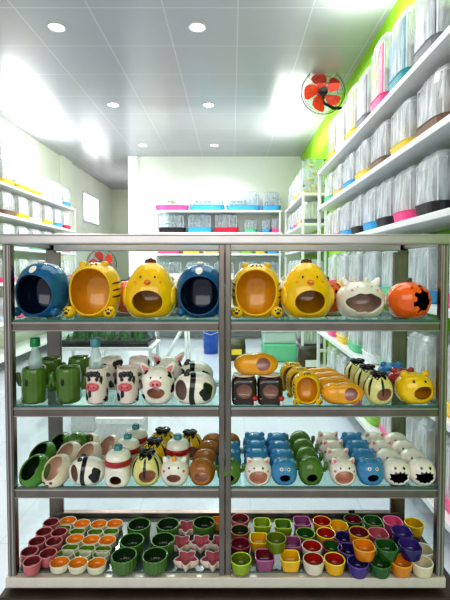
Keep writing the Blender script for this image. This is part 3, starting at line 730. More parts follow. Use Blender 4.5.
RIGHT = [  # px, py, row, outside, inside, shape, extra height
 (241, 559, 'front', 'lime', 'olive', 'round', 0), (264.5, 555, 'front', 'mauve', 'maroon', 'square', 0), (290, 556, 'front', 'yellow', 'yellow', 'square', 0), (313.5, 559, 'front', 'white', 'red', 'stripe', 0), (334.5, 559, 'front', 'yellow', 'red', 'round', 0),
 (358, 562, 'front', 'purple', 'navy', 'round', 0), (380, 562, 'front', 'dkgreen', 'dkgreen', 'round', 0), (401, 561, 'front', 'amber', 'orange', 'round', 0), (422, 561.5, 'front', 'cream', 'cream', 'round', 0),
 (240.5, 543.5, 'second', 'maroon', 'maroon', 'round', 0), (312, 546, 'second', 'white', 'red', 'stripe', 0), (332, 546, 'second', 'maroon', 'dkgreen', 'round', 0), (348, 549, 'second', 'purple', 'navy', 'round', 0),
 (240, 530, 'third', 'brownrim', 'dkolive', 'round', 0), (259, 538, 'third', 'yellow', 'yellow', 'square', 0), (292, 542, 'third', 'mauve', 'mauve', 'square', 0), (305.5, 533, 'third', 'olive', 'dkgreen', 'round', 0), (326, 533, 'third', 'yellow', 'red', 'round', 0), (344, 537, 'third', 'purple', 'navy', 'round', 0), (378.5, 533, 'third', 'ltpink', 'pink', 'rounded', 0), (423, 549, 'second', 'cream', 'cream', 'round', 0), (414, 523, 'rear', 'yellow', 'yellow', 'round', 0),
 (240, 518.5, 'rear', 'pink', 'pinkd', 'round', 0), (262, 522.5, 'rear', 'lime', 'lime', 'square', 0), (283, 524, 'rear', 'lime', 'green', 'square', 0), (302, 521, 'rear', 'mauve', 'mauve', 'square', 0), (322, 521, 'rear', 'amber', 'red', 'round', 0), (339, 525.5, 'rear', 'amber', 'yellow', 'round', 0),
 (353, 519, 'rear', 'dkgreen', 'maroon', 'round', 0), (373, 520.5, 'rear', 'green', 'dkgreen', 'rounded', 0), (393, 521, 'rear', 'ltpink', 'ltpink', 'rounded', 0),
 (276, 538, 'raised', 'olive', 'olive', 'round', .0362), (364, 545.5, 'raised', 'amber', 'orange', 'rounded', .0362), (386.5, 545.5, 'raised', 'dkgreen', 'dkgreen', 'rounded', .0362), (410, 545, 'raised', 'navy', 'purple', 'rounded', .0362), (359, 532, 'raised', 'amber', 'maroon', 'round', .0362), (402, 531.5, 'raised', 'navy', 'purple', 'rounded', .0362)]
NM = dict(lime='lime', olive='olive', mauve='mauve', yellow='yellow', white='white striped', purple='purple', dkgreen='dark green', amber='amber', cream='cream', maroon='maroon', brownrim='brown', navy='navy', ltpink='bright pink', pink='pink', green='green', pinkd='dark pink', red='red', orange='orange', dkolive='dark olive')
SH = dict(round='round', square='square', rounded='rounded square', stripe='round', leaf='oval')
rows = {}
for p in RIGHT: rows.setdefault(p[2], []).append(p)
for rn, row in rows.items():
    row.sort(key=lambda q: q[0])
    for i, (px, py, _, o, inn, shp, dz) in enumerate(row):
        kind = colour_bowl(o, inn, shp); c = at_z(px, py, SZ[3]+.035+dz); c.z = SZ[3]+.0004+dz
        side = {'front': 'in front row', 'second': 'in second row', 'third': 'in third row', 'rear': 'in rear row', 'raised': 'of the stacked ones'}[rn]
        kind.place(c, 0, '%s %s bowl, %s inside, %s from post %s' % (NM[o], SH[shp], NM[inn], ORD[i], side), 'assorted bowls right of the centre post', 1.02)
c = at_z(217, 519.5, SZ[3]+.03); c.z = SZ[3]+.0004
colour_bowl('amber', 'orange', 'round').place(c, 0, 'small amber bowl at the rear beside the left of the centre post', None, .8)

# ================================================================== ROOM
ZC = 3.39
XW_R, XW_L = 1.295, -3.2
def quadm(name, pts, m):
    bm = bmesh.new(); bm.faces.new([bm.verts.new(p) for p in pts]); return finish(bm, name, m, False)
# ceiling with panel joints
def grid_mat(name, base, line, size, off, w, rough, spec=.5, coat=0, light=None, aniso=False):
    m, nt, b = new_mat(name)
    tc = nt.nodes.new('ShaderNodeTexCoord'); sp = nt.nodes.new('ShaderNodeSeparateXYZ'); nt.links.new(tc.outputs['Object'], sp.inputs[0])
    def ax(o, of, sz):
        a = nt.nodes.new('ShaderNodeMath'); a.operation = 'SUBTRACT'; nt.links.new(o, a.inputs[0]); a.inputs[1].default_value = of
        d = nt.nodes.new('ShaderNodeMath'); d.operation = 'DIVIDE'; nt.links.new(a.outputs[0], d.inputs[0]); d.inputs[1].default_value = sz
        f = nt.nodes.new('ShaderNodeMath'); f.operation = 'FRACT'; nt.links.new(d.outputs[0], f.inputs[0])
        l = nt.nodes.new('ShaderNodeMath'); l.operation = 'LESS_THAN'; nt.links.new(f.outputs[0], l.inputs[0]); l.inputs[1].default_value = w/sz
        return l
    l1 = ax(sp.outputs['X'], off[0], size[0]); l2 = ax(sp.outputs['Y'], off[1], size[1])
    mx = nt.nodes.new('ShaderNodeMath'); mx.operation = 'MAXIMUM'; nt.links.new(l1.outputs[0], mx.inputs[0]); nt.links.new(l2.outputs[0], mx.inputs[1])
    n = nt.nodes.new('ShaderNodeTexNoise'); n.inputs['Scale'].default_value = 1.3; nt.links.new(tc.outputs['Object'], n.inputs['Vector'])
    cr = nt.nodes.new('ShaderNodeValToRGB'); c = lin(base); cr.color_ramp.elements[0].color = tuple(x*.94 for x in c[:3])+(1,); cr.color_ramp.elements[1].color = c
    nt.links.new(n.outputs['Fac'], cr.inputs['Fac'])
    mc = nt.nodes.new('ShaderNodeMix'); mc.data_type = 'RGBA'; nt.links.new(mx.outputs[0], mc.inputs[0]); nt.links.new(cr.outputs['Color'], mc.inputs[6]); mc.inputs[7].default_value = lin(line)
    nt.links.new(mc.outputs[2], b.inputs['Base Color'])
    b.inputs['Roughness'].default_value = rough; b.inputs['Coat Weight'].default_value = coat; b.inputs['Coat Roughness'].default_value = .15
    bp = nt.nodes.new('ShaderNodeBump'); bp.inputs['Strength'].default_value = .05; bp.inputs['Distance'].default_value = .01; nt.links.new(n.outputs['Fac'], bp.inputs['Height']); nt.links.new(bp.outputs[0], b.inputs['Normal'])
    return m
CEIL = grid_mat('ceiling_panels', (176, 178, 184), (196, 197, 202), (.6, .6), (-1.757, 3.55), .011, .3, coat=.25)
struct('ceiling', quadm('ceiling', [(XW_L, -.5, ZC), (3, -.5, ZC), (3, 11.7, ZC), (XW_L, 11.7, ZC)], CEIL))
FLOOR = grid_mat('floor_tiles', (206, 212, 222), (186, 192, 202), (.6, .6), (.1, .2), .005, .12, coat=.3)
struct('floor', quadm('floor', [(XW_L, -2.5, 0), (3, -2.5, 0), (3, 11.7, 0), (XW_L, 11.7, 0)], FLOOR))
WR = mat('lime_wall', (146, 205, 30), .6, 0, 0, .03, 3); WB = mat('white_wall', (232, 236, 228), .5, 0, 0, .02, 2); WL = mat('pale_green_wall', (238, 242, 226), .5, 0, 0, .03, 2)
struct('wall_right', box_mesh((XW_R, -.5, 0), (XW_R+.1, 8.2, ZC), WR))
xb0 = at_y(137, 158, 8.2).x
struct('wall_back', box_mesh((xb0, 8.2, 0), (XW_R+.1, 8.3, ZC), WB))
struct('trim_1', box_mesh((xb0-.16, 8.14, 0), (xb0+.02, 11.6, ZC), mat('column_white', (244, 246, 250), .4, 0, 0, .01), .01))
struct('wall_left', box_mesh((XW_L-.1, -.5, 0), (XW_L, 11.6, ZC), WL))
struct('trim_2', box_mesh((XW_L, 8.1, 0), (XW_L+.06, 8.6, ZC), WL, .005))
struct('wall_recess', box_mesh((XW_L-.1, 11.6, 0), (xb0, 11.7, ZC), mat('recess_wall', (230, 236, 212), .5, 0, 0, .03, 2)))
# downlights
LAMP = mat('lamp_diffuser', (255, 252, 245), .5, emis=14)
n = 0
for X in (-1.52, -.3):
    for i, Y in enumerate((3.83, 5.62, 7.45)):
        r = Kind('downlight', 'ceiling light')
        bm = bmesh.new(); add_lathe(bm, [(.075, -.001), (.078, -.008), (.064, -.010), (.062, -.003)], 28); r.add('trim_ring', finish(bm, 'ring', WHITEM))
        bm = bmesh.new(); add_lathe(bm, [(.062, -.0045), (.03, -.006), (0, -.0065)], 24); r.add('diffuser', finish(bm, 'diff', LAMP))
        r.place((X, Y, ZC), 0, 'round recessed ceiling light, %s in the %s line of three' % (['nearest', 'middle', 'farthest'][i], 'left' if X < -1 else 'right'), 'recessed downlights')
        ld = bpy.data.lights.new('downlight_lamp', 'SPOT'); ld.energy = 80; ld.spot_size = 2.4; ld.spot_blend = .6; ld.shadow_soft_size = .06; ld.color = (1, .97, .93)
        lo = bpy.data.objects.new('downlight_lamp', ld); COL.objects.link(lo); lo.location = (X, Y, ZC-.03)
# unseen area lamps added as fill and for glow on ceiling and walls
def area(loc, rot, sx, sy, e, c=(1, 1, 1)):
    ld = bpy.data.lights.new('area_lamp', 'AREA'); ld.shape = 'RECTANGLE'; ld.size = sx; ld.size_y = sy; ld.energy = e; ld.color = c
    lo = bpy.data.objects.new('area_lamp', ld); COL.objects.link(lo); lo.location = loc; lo.rotation_euler = rot; return lo
PANE_GLOW = mat('window_glow', (255, 255, 255), .5, emis=12)  # glow of the frosted window panes, standing in for daylight
def wall_window(name, y0, y1, z0, z1):
    f = .04
    bm = bmesh.new()
    for lo, hi in (((-.0, y0, z0), (.03, y1, z0+f)), ((0, y0, z1-f), (.03, y1, z1)), ((0, y0, z0+f), (.03, y0+f, z1-f)), ((0, y1-f, z0+f), (.03, y1, z1-f)), ((0, (y0+y1)/2-.02, z0+f), (.03, (y0+y1)/2+.02, z1-f))):
        add_box(bm, (XW_L+lo[0], lo[1], lo[2]), (XW_L+hi[0], hi[1], hi[2]))
    w_ = struct(name, finish(bm, name, WHITEM, False))
    link('window_pane', box_mesh((XW_L+.004, y0+f, z0+f), (XW_L+.012, y1-f, z1-f), PANE_GLOW), w_)
PANE_GLOW.node_tree.nodes['Principled BSDF'].inputs['Emission Strength'].default_value = 5
wall_window('window_1', 6.0, 7.15, 2.36, 3.3)
wall_window('window_2', 9.3, 10.4, 2.3, 2.95)
area((XW_L+.3, 6.4, 2.95), (0, -PI*.5, 0), .5, 1.6, 8)
area((XW_L+.35, 9.6, 2.8), (0, -PI*.5, 0), .4, 1.2, 5)
area((XW_L+.45, 6.3, 3.0), (PI, -.2, 0), .3, 1.3, 4)
area((-1.2, 7.4, 2.3), (0, PI/2, 0), 1.2, 4, 26)
area((-.4, 5.6, 2.5), (PI/2, 0, 0), 2.4, 1.0, 8)
area((.85, 6.3, 2.95), (PI, 0, 0), .5, 1.2, 12)
area((1.0, 3.1, 3.1), (PI, 0, 0), .4, .8, 9)
area((0, 1.6, 3.3), (0, 0, 0), 2.2, 1.6, 30)
area((-.3, 5.0, 3.3), (0, 0, 0), 3, 4, 75)
area((-.4, -1.6, 2.2), (math.radians(65), 0, 0), 3, 1.6, 34, (1, .98, .96))

# ---- shelving
def shelf_unit(x0, x1, y0, y1, zs, label, posts, ztop):
    k = link('shelving_unit', None, None, ((x0+x1)/2, (y0+y1)/2, 0)); tag(k, label, 'shelf', 'white shelving units'); o = Vector(k.location)
    for z in zs: link('shelf_board', box_mesh(Vector((x0, y0, z-.035))-o, Vector((x1, y1, z))-o, WHITEM, .003), k)
    for (x, y) in posts: link('post', box_mesh(Vector((x-.016, y-.016, 0))-o, Vector((x+.016, y+.016, ztop))-o, WHITEM, .002), k)
    return k
ZS = [.2, .63, 1.12, 1.56, 1.96, 2.34]
shelf_unit(.93, 1.275, 1.0, 4.75, ZS, 'long white shelving unit along the near green wall', [(.95, 4.735), (1.25, 4.735), (1.25, 2.8), (1.25, 1.02)], 2.36)
shelf_unit(.93, 1.275, 5.8, 7.7, [.2, .63, 1.12, 1.56, 1.9, 2.3], 'shorter white shelving unit on the green wall beyond the fan', [(.95, 5.82), (1.25, 5.82), (.95, 7.68), (1.25, 7.68)], 2.32)
shelf_unit(XW_L+.02, -2.76, 2.6, 7.7, ZS, 'white shelving unit along the left wall', [(-2.78, 7.68), (XW_L+.05, 7.68), (XW_L+.05, 5.1), (XW_L+.05, 2.62)], 2.36)
xs0 = at_y(154, 210, 7.85).x
shelf_unit(xs0, .90, 7.8, 8.18, [.2, .63, 1.12, 1.56, 1.94, 2.335], 'white shelving unit across the back wall', [(xs0+.02, 8.15), (-.3, 8.15), (.88, 8.15), (xs0+.02, 7.82), (.86, 7.82)], 2.335)

TC = dict(yellow=(240, 206, 60), blue=(70, 170, 226), pink=(244, 84, 150), brown=(130, 98, 78), black=(40, 36, 40), green=(96, 200, 150), beige=(216, 192, 130), white=(236, 236, 238), red=(214, 30, 70), teal=(40, 150, 160), lime=(150, 210, 60), grey=(120, 122, 130))
TM = {k_: mat('tray_'+k_, v, .35) for k_, v in TC.items()}
CK = {}
def cage(col, w, d, h, style='bag'):
    """w along x (depth into shelf), d along y; origin at base"""
    key = (col, w, d, h, style)
    if key in CK: return CK[key]
    k = Kind('pet_cage', 'pet cage'); th = h*(.2 if style != 'rigid' else .27)
    bm = bmesh.new()
    rings = []
    for z, s in ((0, .9), (th*.15, .95), (th*.9, 1), (th, 1.03), (th*1.02, .97)):
        rings.append([Vector((w/2*s*math.copysign(abs(math.cos(a))**.45, math.cos(a)), d/2*s*math.copysign(abs(math.sin(a))**.45, math.sin(a)), z)) for a in [2*PI*(q+.5)/24 for q in range(24)]])
    tri_quad_loft(bm, rings, True, True); k.add('tray', finish(bm, 'tray', TM[col], False))
    rr = random.Random(hash(col) % 100 if False else len(CK))
    bm = bmesh.new(); rings = []
    for z, s in ((th, .93), (h*.45, .94), (h*.75, .93), (h*.93, .88), (h, .74)):
        amp = .035 if style != 'rigid' else .0
        rings.append([Vector((w/2*s*math.copysign(abs(math.cos(a))**.4, math.cos(a))*(1+rr.uniform(-amp, amp)), d/2*s*math.copysign(abs(math.sin(a))**.4, math.sin(a))*(1+rr.uniform(-amp, amp)), z+(rr.uniform(-amp, amp)*.25*h if style != 'rigid' and z > h*.9 else 0))) for a in [2*PI*(q+.5)/24 for q in range(24)]])
    tri_quad_loft(bm, rings, False, True); cv = k.add('cover', finish(bm, 'cover', BAG if style != 'rigid' else BOX, style == 'rigid'))
    # wire bars under the plastic
    bm = bmesh.new()
    for q in range(7):
        x = (q/6-.5)*w*.84
        for y in (-d*.43, d*.43): add_box(bm, (x-.0015, y-.0015, th), (x+.0015, y+.0015, h*.88))
    for q in range(9):
        y = (q/8-.5)*d*.84
        for x in (-w*.43, w*.43): add_box(bm, (x-.0015, y-.0015, th), (x+.0015, y+.0015, h*.88))
    add_box(bm, (-w*.43, -d*.43, h*.87), (w*.43, -d*.42, h*.885)); add_box(bm, (-w*.43, d*.42, h*.87), (w*.43, d*.43, h*.885))
    add_box(bm, (-w*.43, -d*.43, h*.87), (-w*.42, d*.43, h*.885))
    k.add('wire_bars', finish(bm, 'bars', TM['white'], False))
    # platform + wheel inside
    acc = {'pink': 'lime', 'blue': 'white', 'black': 'green', 'yellow': 'white'}.get(col, 'beige')
    bm = bmesh.new(); add_box(bm, (-w*.38, -d*.38, h*.5), (w*.1, d*.38, h*.52)); add_tube(bm, [(0, d*.1+h*.14*math.cos(a), h*.36+h*.12*math.sin(a)) for a in [2*PI*q/16 for q in range(16)]], .006, 6, True)
    k.add('wheel_and_ledge', finish(bm, 'toy', TM[acc], False))
    if style == 'card':
        for a_, b_, hh in ((-.38, -.08, .85), (.04, .36, .7)):
            k.add('printed_card', box_mesh((-w*.445, d*a_, th), (-w*.435, d*b_, h*hh), TM[col if a_ < 0 else {'teal': 'blue', 'pink': 'yellow', 'grey': 'white', 'yellow': 'lime'}.get(col, 'beige')]))
    CK[key] = k
    return k
def cages_along(x, ys, z, cols, w, d, h, where, group, style='bag', jit=True):
    seen = {}
    for i, (y, c) in enumerate(zip(ys, cols)):
        hh = h[i] if isinstance(h, (list, tuple)) else h
        seen[c] = seen.get(c, 0)+1
        cage(c, w, d, hh, style).place((x, y, z+.0005), 0, 'wrapped cage with %s tray, %s from near end of %s' % (c, ORD[i], where), group)
# right wall, near unit
Rx = 1.105; 
cages_along(Rx, [1.42, 1.8, 2.18, 2.56, 2.94, 3.32, 3.70, 4.08, 4.46], 1.96, ['brown', 'yellow', 'brown', 'yellow', 'brown', 'yellow', 'blue', 'beige', 'green'], .29, .33, .30, 'the second-highest right shelf', 'wrapped cages on the right wall shelves')
cages_along(Rx, [1.42, 1.82, 2.2, 2.52, 2.82, 3.12, 3.44, 3.80, 4.14, 4.48], 1.56, ['pink', 'blue', 'black', 'pink', 'black', 'blue', 'black', 'blue', 'pink', 'green'], .29, .28, .31, 'the third-highest right shelf', 'wrapped cages on the right wall shelves')
cages_along(Rx, [1.45, 1.85, 2.25, 2.62, 2.98, 3.32, 3.66, 4.0, 4.34], 2.34, ['grey', 'teal', 'grey', 'teal', 'pink', 'grey', 'yellow', 'white', 'yellow'], .28, .3, [.42, .5, .44, .46, .5, .44, .46, .42, .44], 'the top right shelf', 'wrapped cages on the right wall shelves', 'card')
cages_along(Rx, [1.5, 1.9, 2.3, 2.7, 3.1, 3.5, 3.9, 4.3], 1.12, ['blue', 'pink', 'blue', 'green', 'blue', 'pink', 'yellow', 'pink'], .29, .3, .32, 'the fourth-highest right shelf', 'wrapped cages on the right wall shelves')
cages_along(Rx, [1.5, 1.9, 2.3, 2.7, 3.1, 3.5, 3.9, 4.3], .63, ['beige', 'yellow', 'beige', 'green', 'white', 'green', 'yellow', 'pink'], .29, .3, .32, 'the fifth-highest right shelf', 'wrapped cages on the right wall shelves')
cages_along(Rx, [1.5, 1.9, 2.3, 2.7, 3.1, 3.5, 3.9, 4.3], .2, ['pink', 'pink', 'green', 'pink', 'lime', 'pink', 'yellow', 'blue'], .29, .32, .32, 'the lowest right shelf', 'wrapped cages on the right wall shelves')
# far unit right
cages_along(Rx, [6.35, 6.75, 7.15, 7.5], 2.3, ['beige', 'yellow', 'white', 'beige'], .29, .3, .42, 'the top shelf beyond the fan', 'wrapped cages beyond the fan')
cages_along(Rx, [6.0, 6.38, 6.76, 7.14, 7.5], 1.9, ['grey', 'beige', 'pink', 'blue', 'white'], .29, .3, .3, 'the second shelf beyond the fan', 'wrapped cages beyond the fan')
cages_along(Rx, [6.0, 6.38, 6.76, 7.14, 7.5], 1.12, ['black', 'blue', 'beige', 'pink', 'white'], .29, .3, .3, 'the middle shelf beyond the fan', 'wrapped cages beyond the fan')
cages_along(Rx, [6.0, 6.38, 6.76, 7.14], .2, ['black', 'brown', 'black', 'white'], .29, .3, .34, 'the bottom shelf beyond the fan', 'wrapped cages beyond the fan')
# tall boxed toy on that unit
k = Kind('boxed_toy_set', 'box'); k.add('carton', box_mesh((-.15, -.11, 0), (.15, .11, .46), BOX, .006)); k.add('base_tray', box_mesh((-.14, -.10, .002), (.14, .10, .06), TM['beige'], .005))
bm = bmesh.new()
for q in range(4): add_ell(bm, ((-1)**q*.04, -.02, .11+q*.09), (.07, .05, .028), 12)
k.add('rounded_ledges', finish(bm, 'ledges', cer('soft_yellow', (226, 206, 130))))
for dx in (-.14, .14):
    for z in (.1, .44): k.add('corner_clip', ell_mesh((dx, -.11, z), (.012, .008, .012), BLACKP, seg=8))
k.place((1.1, 5.95, 2.3005), 0, 'tall clear box of stacked yellow ledges at the near end of the far right shelf')
# left wall
LYS = [3.0, 3.42, 3.84, 4.26, 4.68, 5.1, 5.5, 5.9, 6.3, 6.7, 7.08, 7.44]
Lx = -2.96; GL = 'wrapped cages on the left wall shelf'
cages_along(Lx, LYS, 2.34, ['white', 'yellow', 'white', 'blue', 'yellow', 'yellow', 'yellow', 'yellow', 'yellow', 'white', 'white', 'blue'],   .34, .33, [.3]*9+[.34, .34, .34], 'the top left shelf', GL)
cages_along(Lx, LYS, 1.96, ['white', 'yellow', 'blue', 'pink', 'white', 'brown', 'brown', 'yellow', 'white', 'yellow', 'blue', 'red'], .34, .32, .3, 'the second-highest left shelf', GL)
cages_along(Lx, LYS, 1.56, ['white', 'yellow', 'blue', 'pink', 'white', 'lime', 'lime', 'white', 'green', 'blue', 'white', 'pink'], .34, .32, .3, 'the third-highest left shelf', GL)
cages_along(Lx, LYS, 1.12, ['pink', 'white', 'blue', 'pink', 'red', 'lime', 'pink', 'white', 'green', 'blue', 'white', 'pink'], .34, .32, .3, 'the fourth-highest left shelf', GL)
cages_along(Lx, LYS[4:], .63, ['white', 'blue', 'white', 'pink', 'white', 'green', 'blue', 'white'], .34, .32, .3, 'the fifth-highest left shelf', GL)
# back wall cages
def back_row(z, items, where):
    for i, (p0, p1, h, col) in enumerate(items):
        x0 = (p0-232)*7.85/F; x1 = (p1-232)*7.85/F
        kk = cage(col, round(x1-x0, 3), .3, h, 'rigid')
        kk.place(((x0+x1)/2, 8.0, z+.0005), 0, 'clear cage with %s tray, %s from left on %s' % (col, ORD[i], where), 'cages on the back wall shelves')
back_row(2.335, [(155, 187.5, .36, 'pink'), (190, 224, .36, 'blue'), (226.5, 260.5, .36, 'blue'), (262.5, 281, .34, 'blue')], 'the top back shelf')
back_row(1.94, [(158, 185, .34, 'black'), (187, 212, .34, 'blue'), (214, 238.5, .34, 'red'), (244, 257, .24, 'green'), (262, 270, .24, 'blue'), (271.5, 280, .26, 'pink')], 'the second-highest back shelf')
back_row(1.56, [(157, 180, .26, 'pink'), (182, 200, .26, 'yellow'), (202, 222, .22, 'beige'), (240, 253, .16, 'lime'), (255, 266, .16, 'yellow'), (267, 279, .16, 'blue')], 'the third-highest back shelf')
back_row(1.12, [(157, 182, .3, 'white'), (185, 210, .3, 'blue'), (213, 235, .3, 'white'), (238, 258, .3, 'beige'), (260, 279, .3, 'white')], 'the fourth-highest back shelf')
back_row(.63, [(157, 186, .34, 'grey'), (189, 214, .34, 'white'), (217, 240, .34, 'beige'), (243, 266, .34, 'lime')], 'the fifth-highest back shelf')

# ---- fans
FRED = mat('fan_orange_red', (226, 62, 22), .3)
def fan_parts(k, y=-.06, R=.235):
    bm = bmesh.new()
    for rad, yy in ((R, y), (R*.98, y-.045), (R*.98, y+.045), (R*.62, y-.062), (R*.3, y-.068)):
        add_tube(bm, [(rad*math.cos(a), yy, rad*math.sin(a)) for a in [2*PI*q/40 for q in range(40)]], .0035 if rad == R else .0018, 6, True)
    for q in range(28):
        a = 2*PI*q/28; c, s = math.cos(a), math.sin(a)
        add_tube(bm, [(R*.16*c, y-.07, R*.16*s), (R*.62*c, y-.062, R*.62*s), (R*.98*c, y-.042, R*.98*s), (R*c, y, R*s), (R*.98*c, y+.042, R*.98*s), (R*.3*c, y+.06, R*.3*s)], .0009, 4)
    k.add('wire_guard', finish(bm, 'guard', mat('guard_grey', (70, 66, 66), .4, .5)))
    for q in range(5):
        a0 = 2*PI*q/5+.35; bm = bmesh.new(); rings = []
        for t in range(9):
            u = t/8; rad = R*(.15+.72*u); half = (.22+.30*math.sin(PI*min(1, u*.62+.25)))*(1 if u < .9 else .72)
            row = []
            for w_ in range(7):
                v = (w_/6-.5)*2*half; row.append(Vector((rad*math.cos(a0+v+u*.35), y+.018*v/half*1.0, rad*math.sin(a0+v+u*.35))))
            rings.append(row)
        tri_quad_loft(bm, rings, cyc=False); k.add('blade', finish(bm, 'blade', FRED))
    bm = bmesh.new(); q_ = [(0, 0), (.048, 0), (.05, .01), (.045, .03), (.02, .04), (0, .04)]
    add_lathe(bm, q_, 24)
    for v in bm.verts: v.co = Vector((v.co.x, y-v.co.z-.005, v.co.y))
    hb = k.add('hub', finish(bm, 'hub', BLACKP))
    bm = bmesh.new(); add_ell(bm, (0, y-.073, 0), (.034, .006, .034)); k.add('badge', finish(bm, 'badge', mat('badge_dark', (44, 26, 24), .3)))
    bm = bmesh.new(); add_ell(bm, (0, y+.1, 0), (.055, .07, .055)); k.add('motor', finish(bm, 'motor', BLACKP))
k = Kind('wall_fan', 'fan'); fan_parts(k)
bm = bmesh.new(); add_tube(bm, [(0, .08, 0), (.05, .12, -.05), (.16, .14, -.1), (.27, .14, -.1)], .018, 10); k.add('bracket_arm', finish(bm, 'arm', BLACKP))
fp = at_y(323, 92, 4.76)
k.add('wall_plate', box_mesh((XW_R-fp.x-.022, .08, -.2), (XW_R-fp.x-.001, .2, -.02), BLACKP, .005))
k.place((fp.x, 4.82, fp.z), .0, 'orange-red bladed wall fan mounted on the green wall above the shelves')
k = Kind('pedestal_fan', 'fan'); fan_parts(k, R=.2)
fp = at_y(103, 264, 6.0)
bm = bmesh.new(); add_tube(bm, [(0, .05, -.03), (0, .06, -fp.z+.05)], .016, 12); k.add('pole', finish(bm, 'pole', WHITEM))
bm = bmesh.new(); add_lathe(bm, [(0, -fp.z), (.19, -fp.z), (.19, -fp.z+.02), (.05, -fp.z+.05), (0, -fp.z+.06)], 28, cy=.06); k.add('base', finish(bm, 'base', WHITEM))
o = k.place((fp.x, 6.0, fp.z), 0, 'standing fan with orange-red blades far behind the left tiger hide')

# ---- fish tank on white stand, buckets, boxes
ty = 3.9
a = at_y(58, 347, ty); b_ = at_y(148, 281, ty)
tank = link('fish_tank', None, None, ((a.x+b_.x)/2, ty+.2, a.z)); tag(tank, 'black-rimmed glass fish tank with green plants behind the cactus cups', 'fish tank')
W = b_.x-a.x; Ht = b_.z-a.z
link('bottom_rim', box_mesh((-W/2, -.2, 0), (W/2, .2, .035), BLACKP, .003), tank)
bm = bmesh.new()
for lo, hi in (((-W/2, -.2, Ht-.035), (W/2, -.17, Ht)), ((-W/2, .17, Ht-.035), (W/2, .2, Ht)), ((-W/2, -.2, Ht-.035), (-W/2+.03, .2, Ht)), ((W/2-.03, -.2, Ht-.035), (W/2, .2, Ht))): add_box(bm, lo, hi)
link('top_rim', finish(bm, 'rim', BLACKP, False), tank)
bm = bmesh.new()
for lo, hi in (((-W/2+.005, -.195, .03), (W/2-.005, -.19, Ht-.02)), ((-W/2+.005, .19, .03), (W/2-.005, .195, Ht-.02)), ((-W/2+.005, -.19, .03), (-W/2+.01, .19, Ht-.02)), ((W/2-.01, -.19, .03), (W/2-.005, .19, Ht-.02))): add_box(bm, lo, hi)
link('tank_glass', finish(bm, 'glass', PANE, False), tank)
link('backdrop', box_mesh((-W/2+.01, .18, .036), (W/2-.01, .188, Ht-.1), mat('tank_backdrop', (150, 180, 168), .5)), tank)
bm = bmesh.new(); rr = random.Random(1)
for q in range(70):
    x = rr.uniform(-W/2+.05, W/2-.05); y = rr.uniform(-.14, .15); h = rr.uniform(.06, .16)
    add_cone(bm, (x, y, .04), (x+rr.uniform(-.04, .04), y+rr.uniform(-.03, .03), .04+h), rr.uniform(.012, .022), .002, 5, .3)
pl = link('water_plants', finish(bm, 'plants', mat('plant_green', (50, 120, 40), .5, 0, 0, .5, 30), False), tank)
link('gravel', box_mesh((-W/2+.012, -.188, .0355), (W/2-.012, .178, .05), mat('gravel_dark', (60, 64, 50), .8, 0, 0, .5, 120)), tank)
st = link('tank_stand', None, None, (tank.location.x, ty+.2, 0)); tag(st, 'white tubular metal stand carrying the black-rimmed fish tank', 'stand')
hz = a.z
link('top_plate', box_mesh((-W/2-.04, -.22, hz-.03), (W/2+.04, .22, hz-.0005), WHITEM, .003), st)
for x in (-W/2-.02, W/2+.0):
    for y in (-.2, .18): link('leg', box_mesh((x, y, 0), (x+.03, y+.03, hz-.03), WHITEM), st)
# folded white trestle right of tank
tr = link('white_trestle', None, None, (at_y(172, 350, 4.75).x, 4.75, 0)); tag(tr, 'white slanted trestle frame to the right of the fish tank', 'trestle')
for s in (-1, 1):
    bm = bmesh.new(); add_tube(bm, [(-.22, s*.15, .014), (.16, s*.15, .72)], .014, 8); link('slanted_leg', finish(bm, 'l', WHITEM), tr)
    bm = bmesh.new(); add_tube(bm, [(.2, s*.15, .014), (.16, s*.15, .72)], .014, 8); link('upright_leg', finish(bm, 'l', WHITEM), tr)
bm = bmesh.new(); add_tube(bm, [(.16, -.15, .72), (.16, .15, .72)], .014, 8); add_tube(bm, [(-.03, -.15, .37), (-.03, .15, .37)], .01, 8); link('crossbar', finish(bm, 'c', WHITEM), tr)
# blue bucket
p = at_z(211, 353, 0)
k = Kind('blue_bin', 'bin'); bm = bmesh.new(); add_lathe(bm, [(0, 0), (.11, 0), (.13, .4), (.137, .4), (.137, .42), (.12, .42), (.1, .02), (0, .02)], 28); k.add('body', finish(bm, 'b', mat('bin_blue', (20, 96, 196), .3)))
bm = bmesh.new(); add_tube(bm, [(-.13, 0, .4), (-.1, -.11, .33), (0, -.15, .3), (.1, -.11, .33), (.13, 0, .4)], .004, 6); k.add('handle', finish(bm, 'h', WHITEM))
k.place((p.x, p.y, .0005), 0, 'blue plastic bin on the floor behind the panda hides')
# green storage tub
p = at_z(280, 363, 0)
k = Kind('storage_tub', 'storage box'); k.add('tub', box_mesh((-.24, -.18, 0), (.24, .18, .26), glassy('tub_green', (120, 214, 170), .7, .2), .03)); k.add('upper_cover', box_mesh((-.235, -.175, .262), (.235, .175, .42), glassy('tub_clear', (214, 236, 226), .6, .2), .03)); k.add('lid', box_mesh((-.25, -.19, .422), (.25, .19, .45), TM['white'], .01))
k.place((p.x, p.y+.2, .0005), 0, 'translucent green storage tub with white lid behind the log hides')
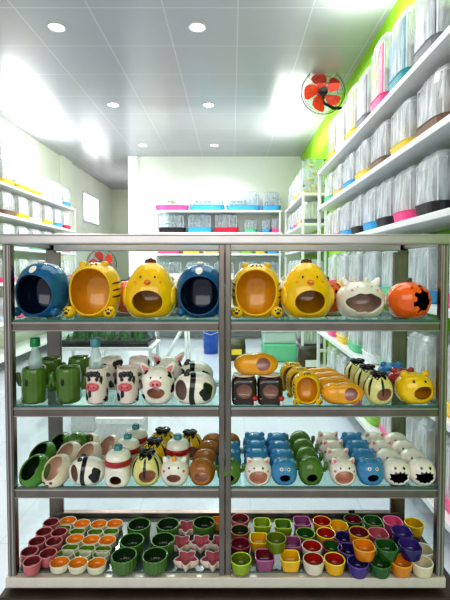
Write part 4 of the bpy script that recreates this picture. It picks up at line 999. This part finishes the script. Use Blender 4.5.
# white cartons on the floor
for (x0, x1, py, h, lb) in ((97, 142, 441, .17, 'low white carton on the floor, nearer of two'), (71, 94, 432, .2, 'white carton on the floor, left and farther of two')):
    p0 = at_z(x0, py, 0); p1 = at_z(x1, py, 0)
    k = Kind('white_carton', 'box'); w = p1.x-p0.x
    k.add('carton', box_mesh((-w/2, 0, 0), (w/2, .25, h), mat('carton_white', (214, 216, 214), .6), .004)); k.add('lid', box_mesh((-w/2-.008, -.008, h-.04), (w/2+.008, .258, h+.004), mat('lid_white', (234, 235, 234), .5), .003))
    k.place(((p0.x+p1.x)/2, p0.y, .0005), 0, lb, 'white cartons on the floor')
# dark sacks near far right unit
for n, (px, h, c) in enumerate(((236, .3, 'dark'), (308, .34, 'dark2'))):
    p = at_z(px, 362, 0)
    k = Kind('feed_bag', 'bag'); bm = bmesh.new(); rings = []
    for z, sx, sy in ((0, .12, .08), (.04, .14, .1), (h*.6, .14, .09), (h*.9, .13, .05), (h, .13, .012)):
        rings.append([Vector((sx*math.cos(t), sy*math.sin(t), z)) for t in [2*PI*q/20 for q in range(20)]])
    tri_quad_loft(bm, rings, True, True); k.add('sack', finish(bm, 'sack', mat('bag_'+c, (46, 44, 36) if n else (64, 68, 40), .4, 0, 0, .6, 14)))
    bm = bmesh.new(); add_box(bm, (-.07, -.104, h*.3), (.07, -.094, h*.55)); k.add('printed_panel', finish(bm, 'p', TM['yellow' if n == 0 else 'white'], False))
    if n: p = Vector(((px-232)*5.4/F, 5.15, 0))
    k.place((p.x, p.y+.15, .0005), .1, ['olive feed bag on the floor left of the green tub', 'black feed bag on the floor right of the green tub'][n], 'feed bags on the floor')

# ------------------------------------------------------------------ world + view
w = bpy.data.worlds.new('world'); SC.world = w; w.use_nodes = True
bg = w.node_tree.nodes['Background']; bg.inputs[0].default_value = (.93, .97, 1, 1); bg.inputs[1].default_value = .68
SC.cycles.transparent_max_bounces = 24
SC.view_settings.view_transform = 'Standard'; SC.view_settings.look = 'None'; SC.view_settings.exposure = .15; SC.view_settings.gamma = .84
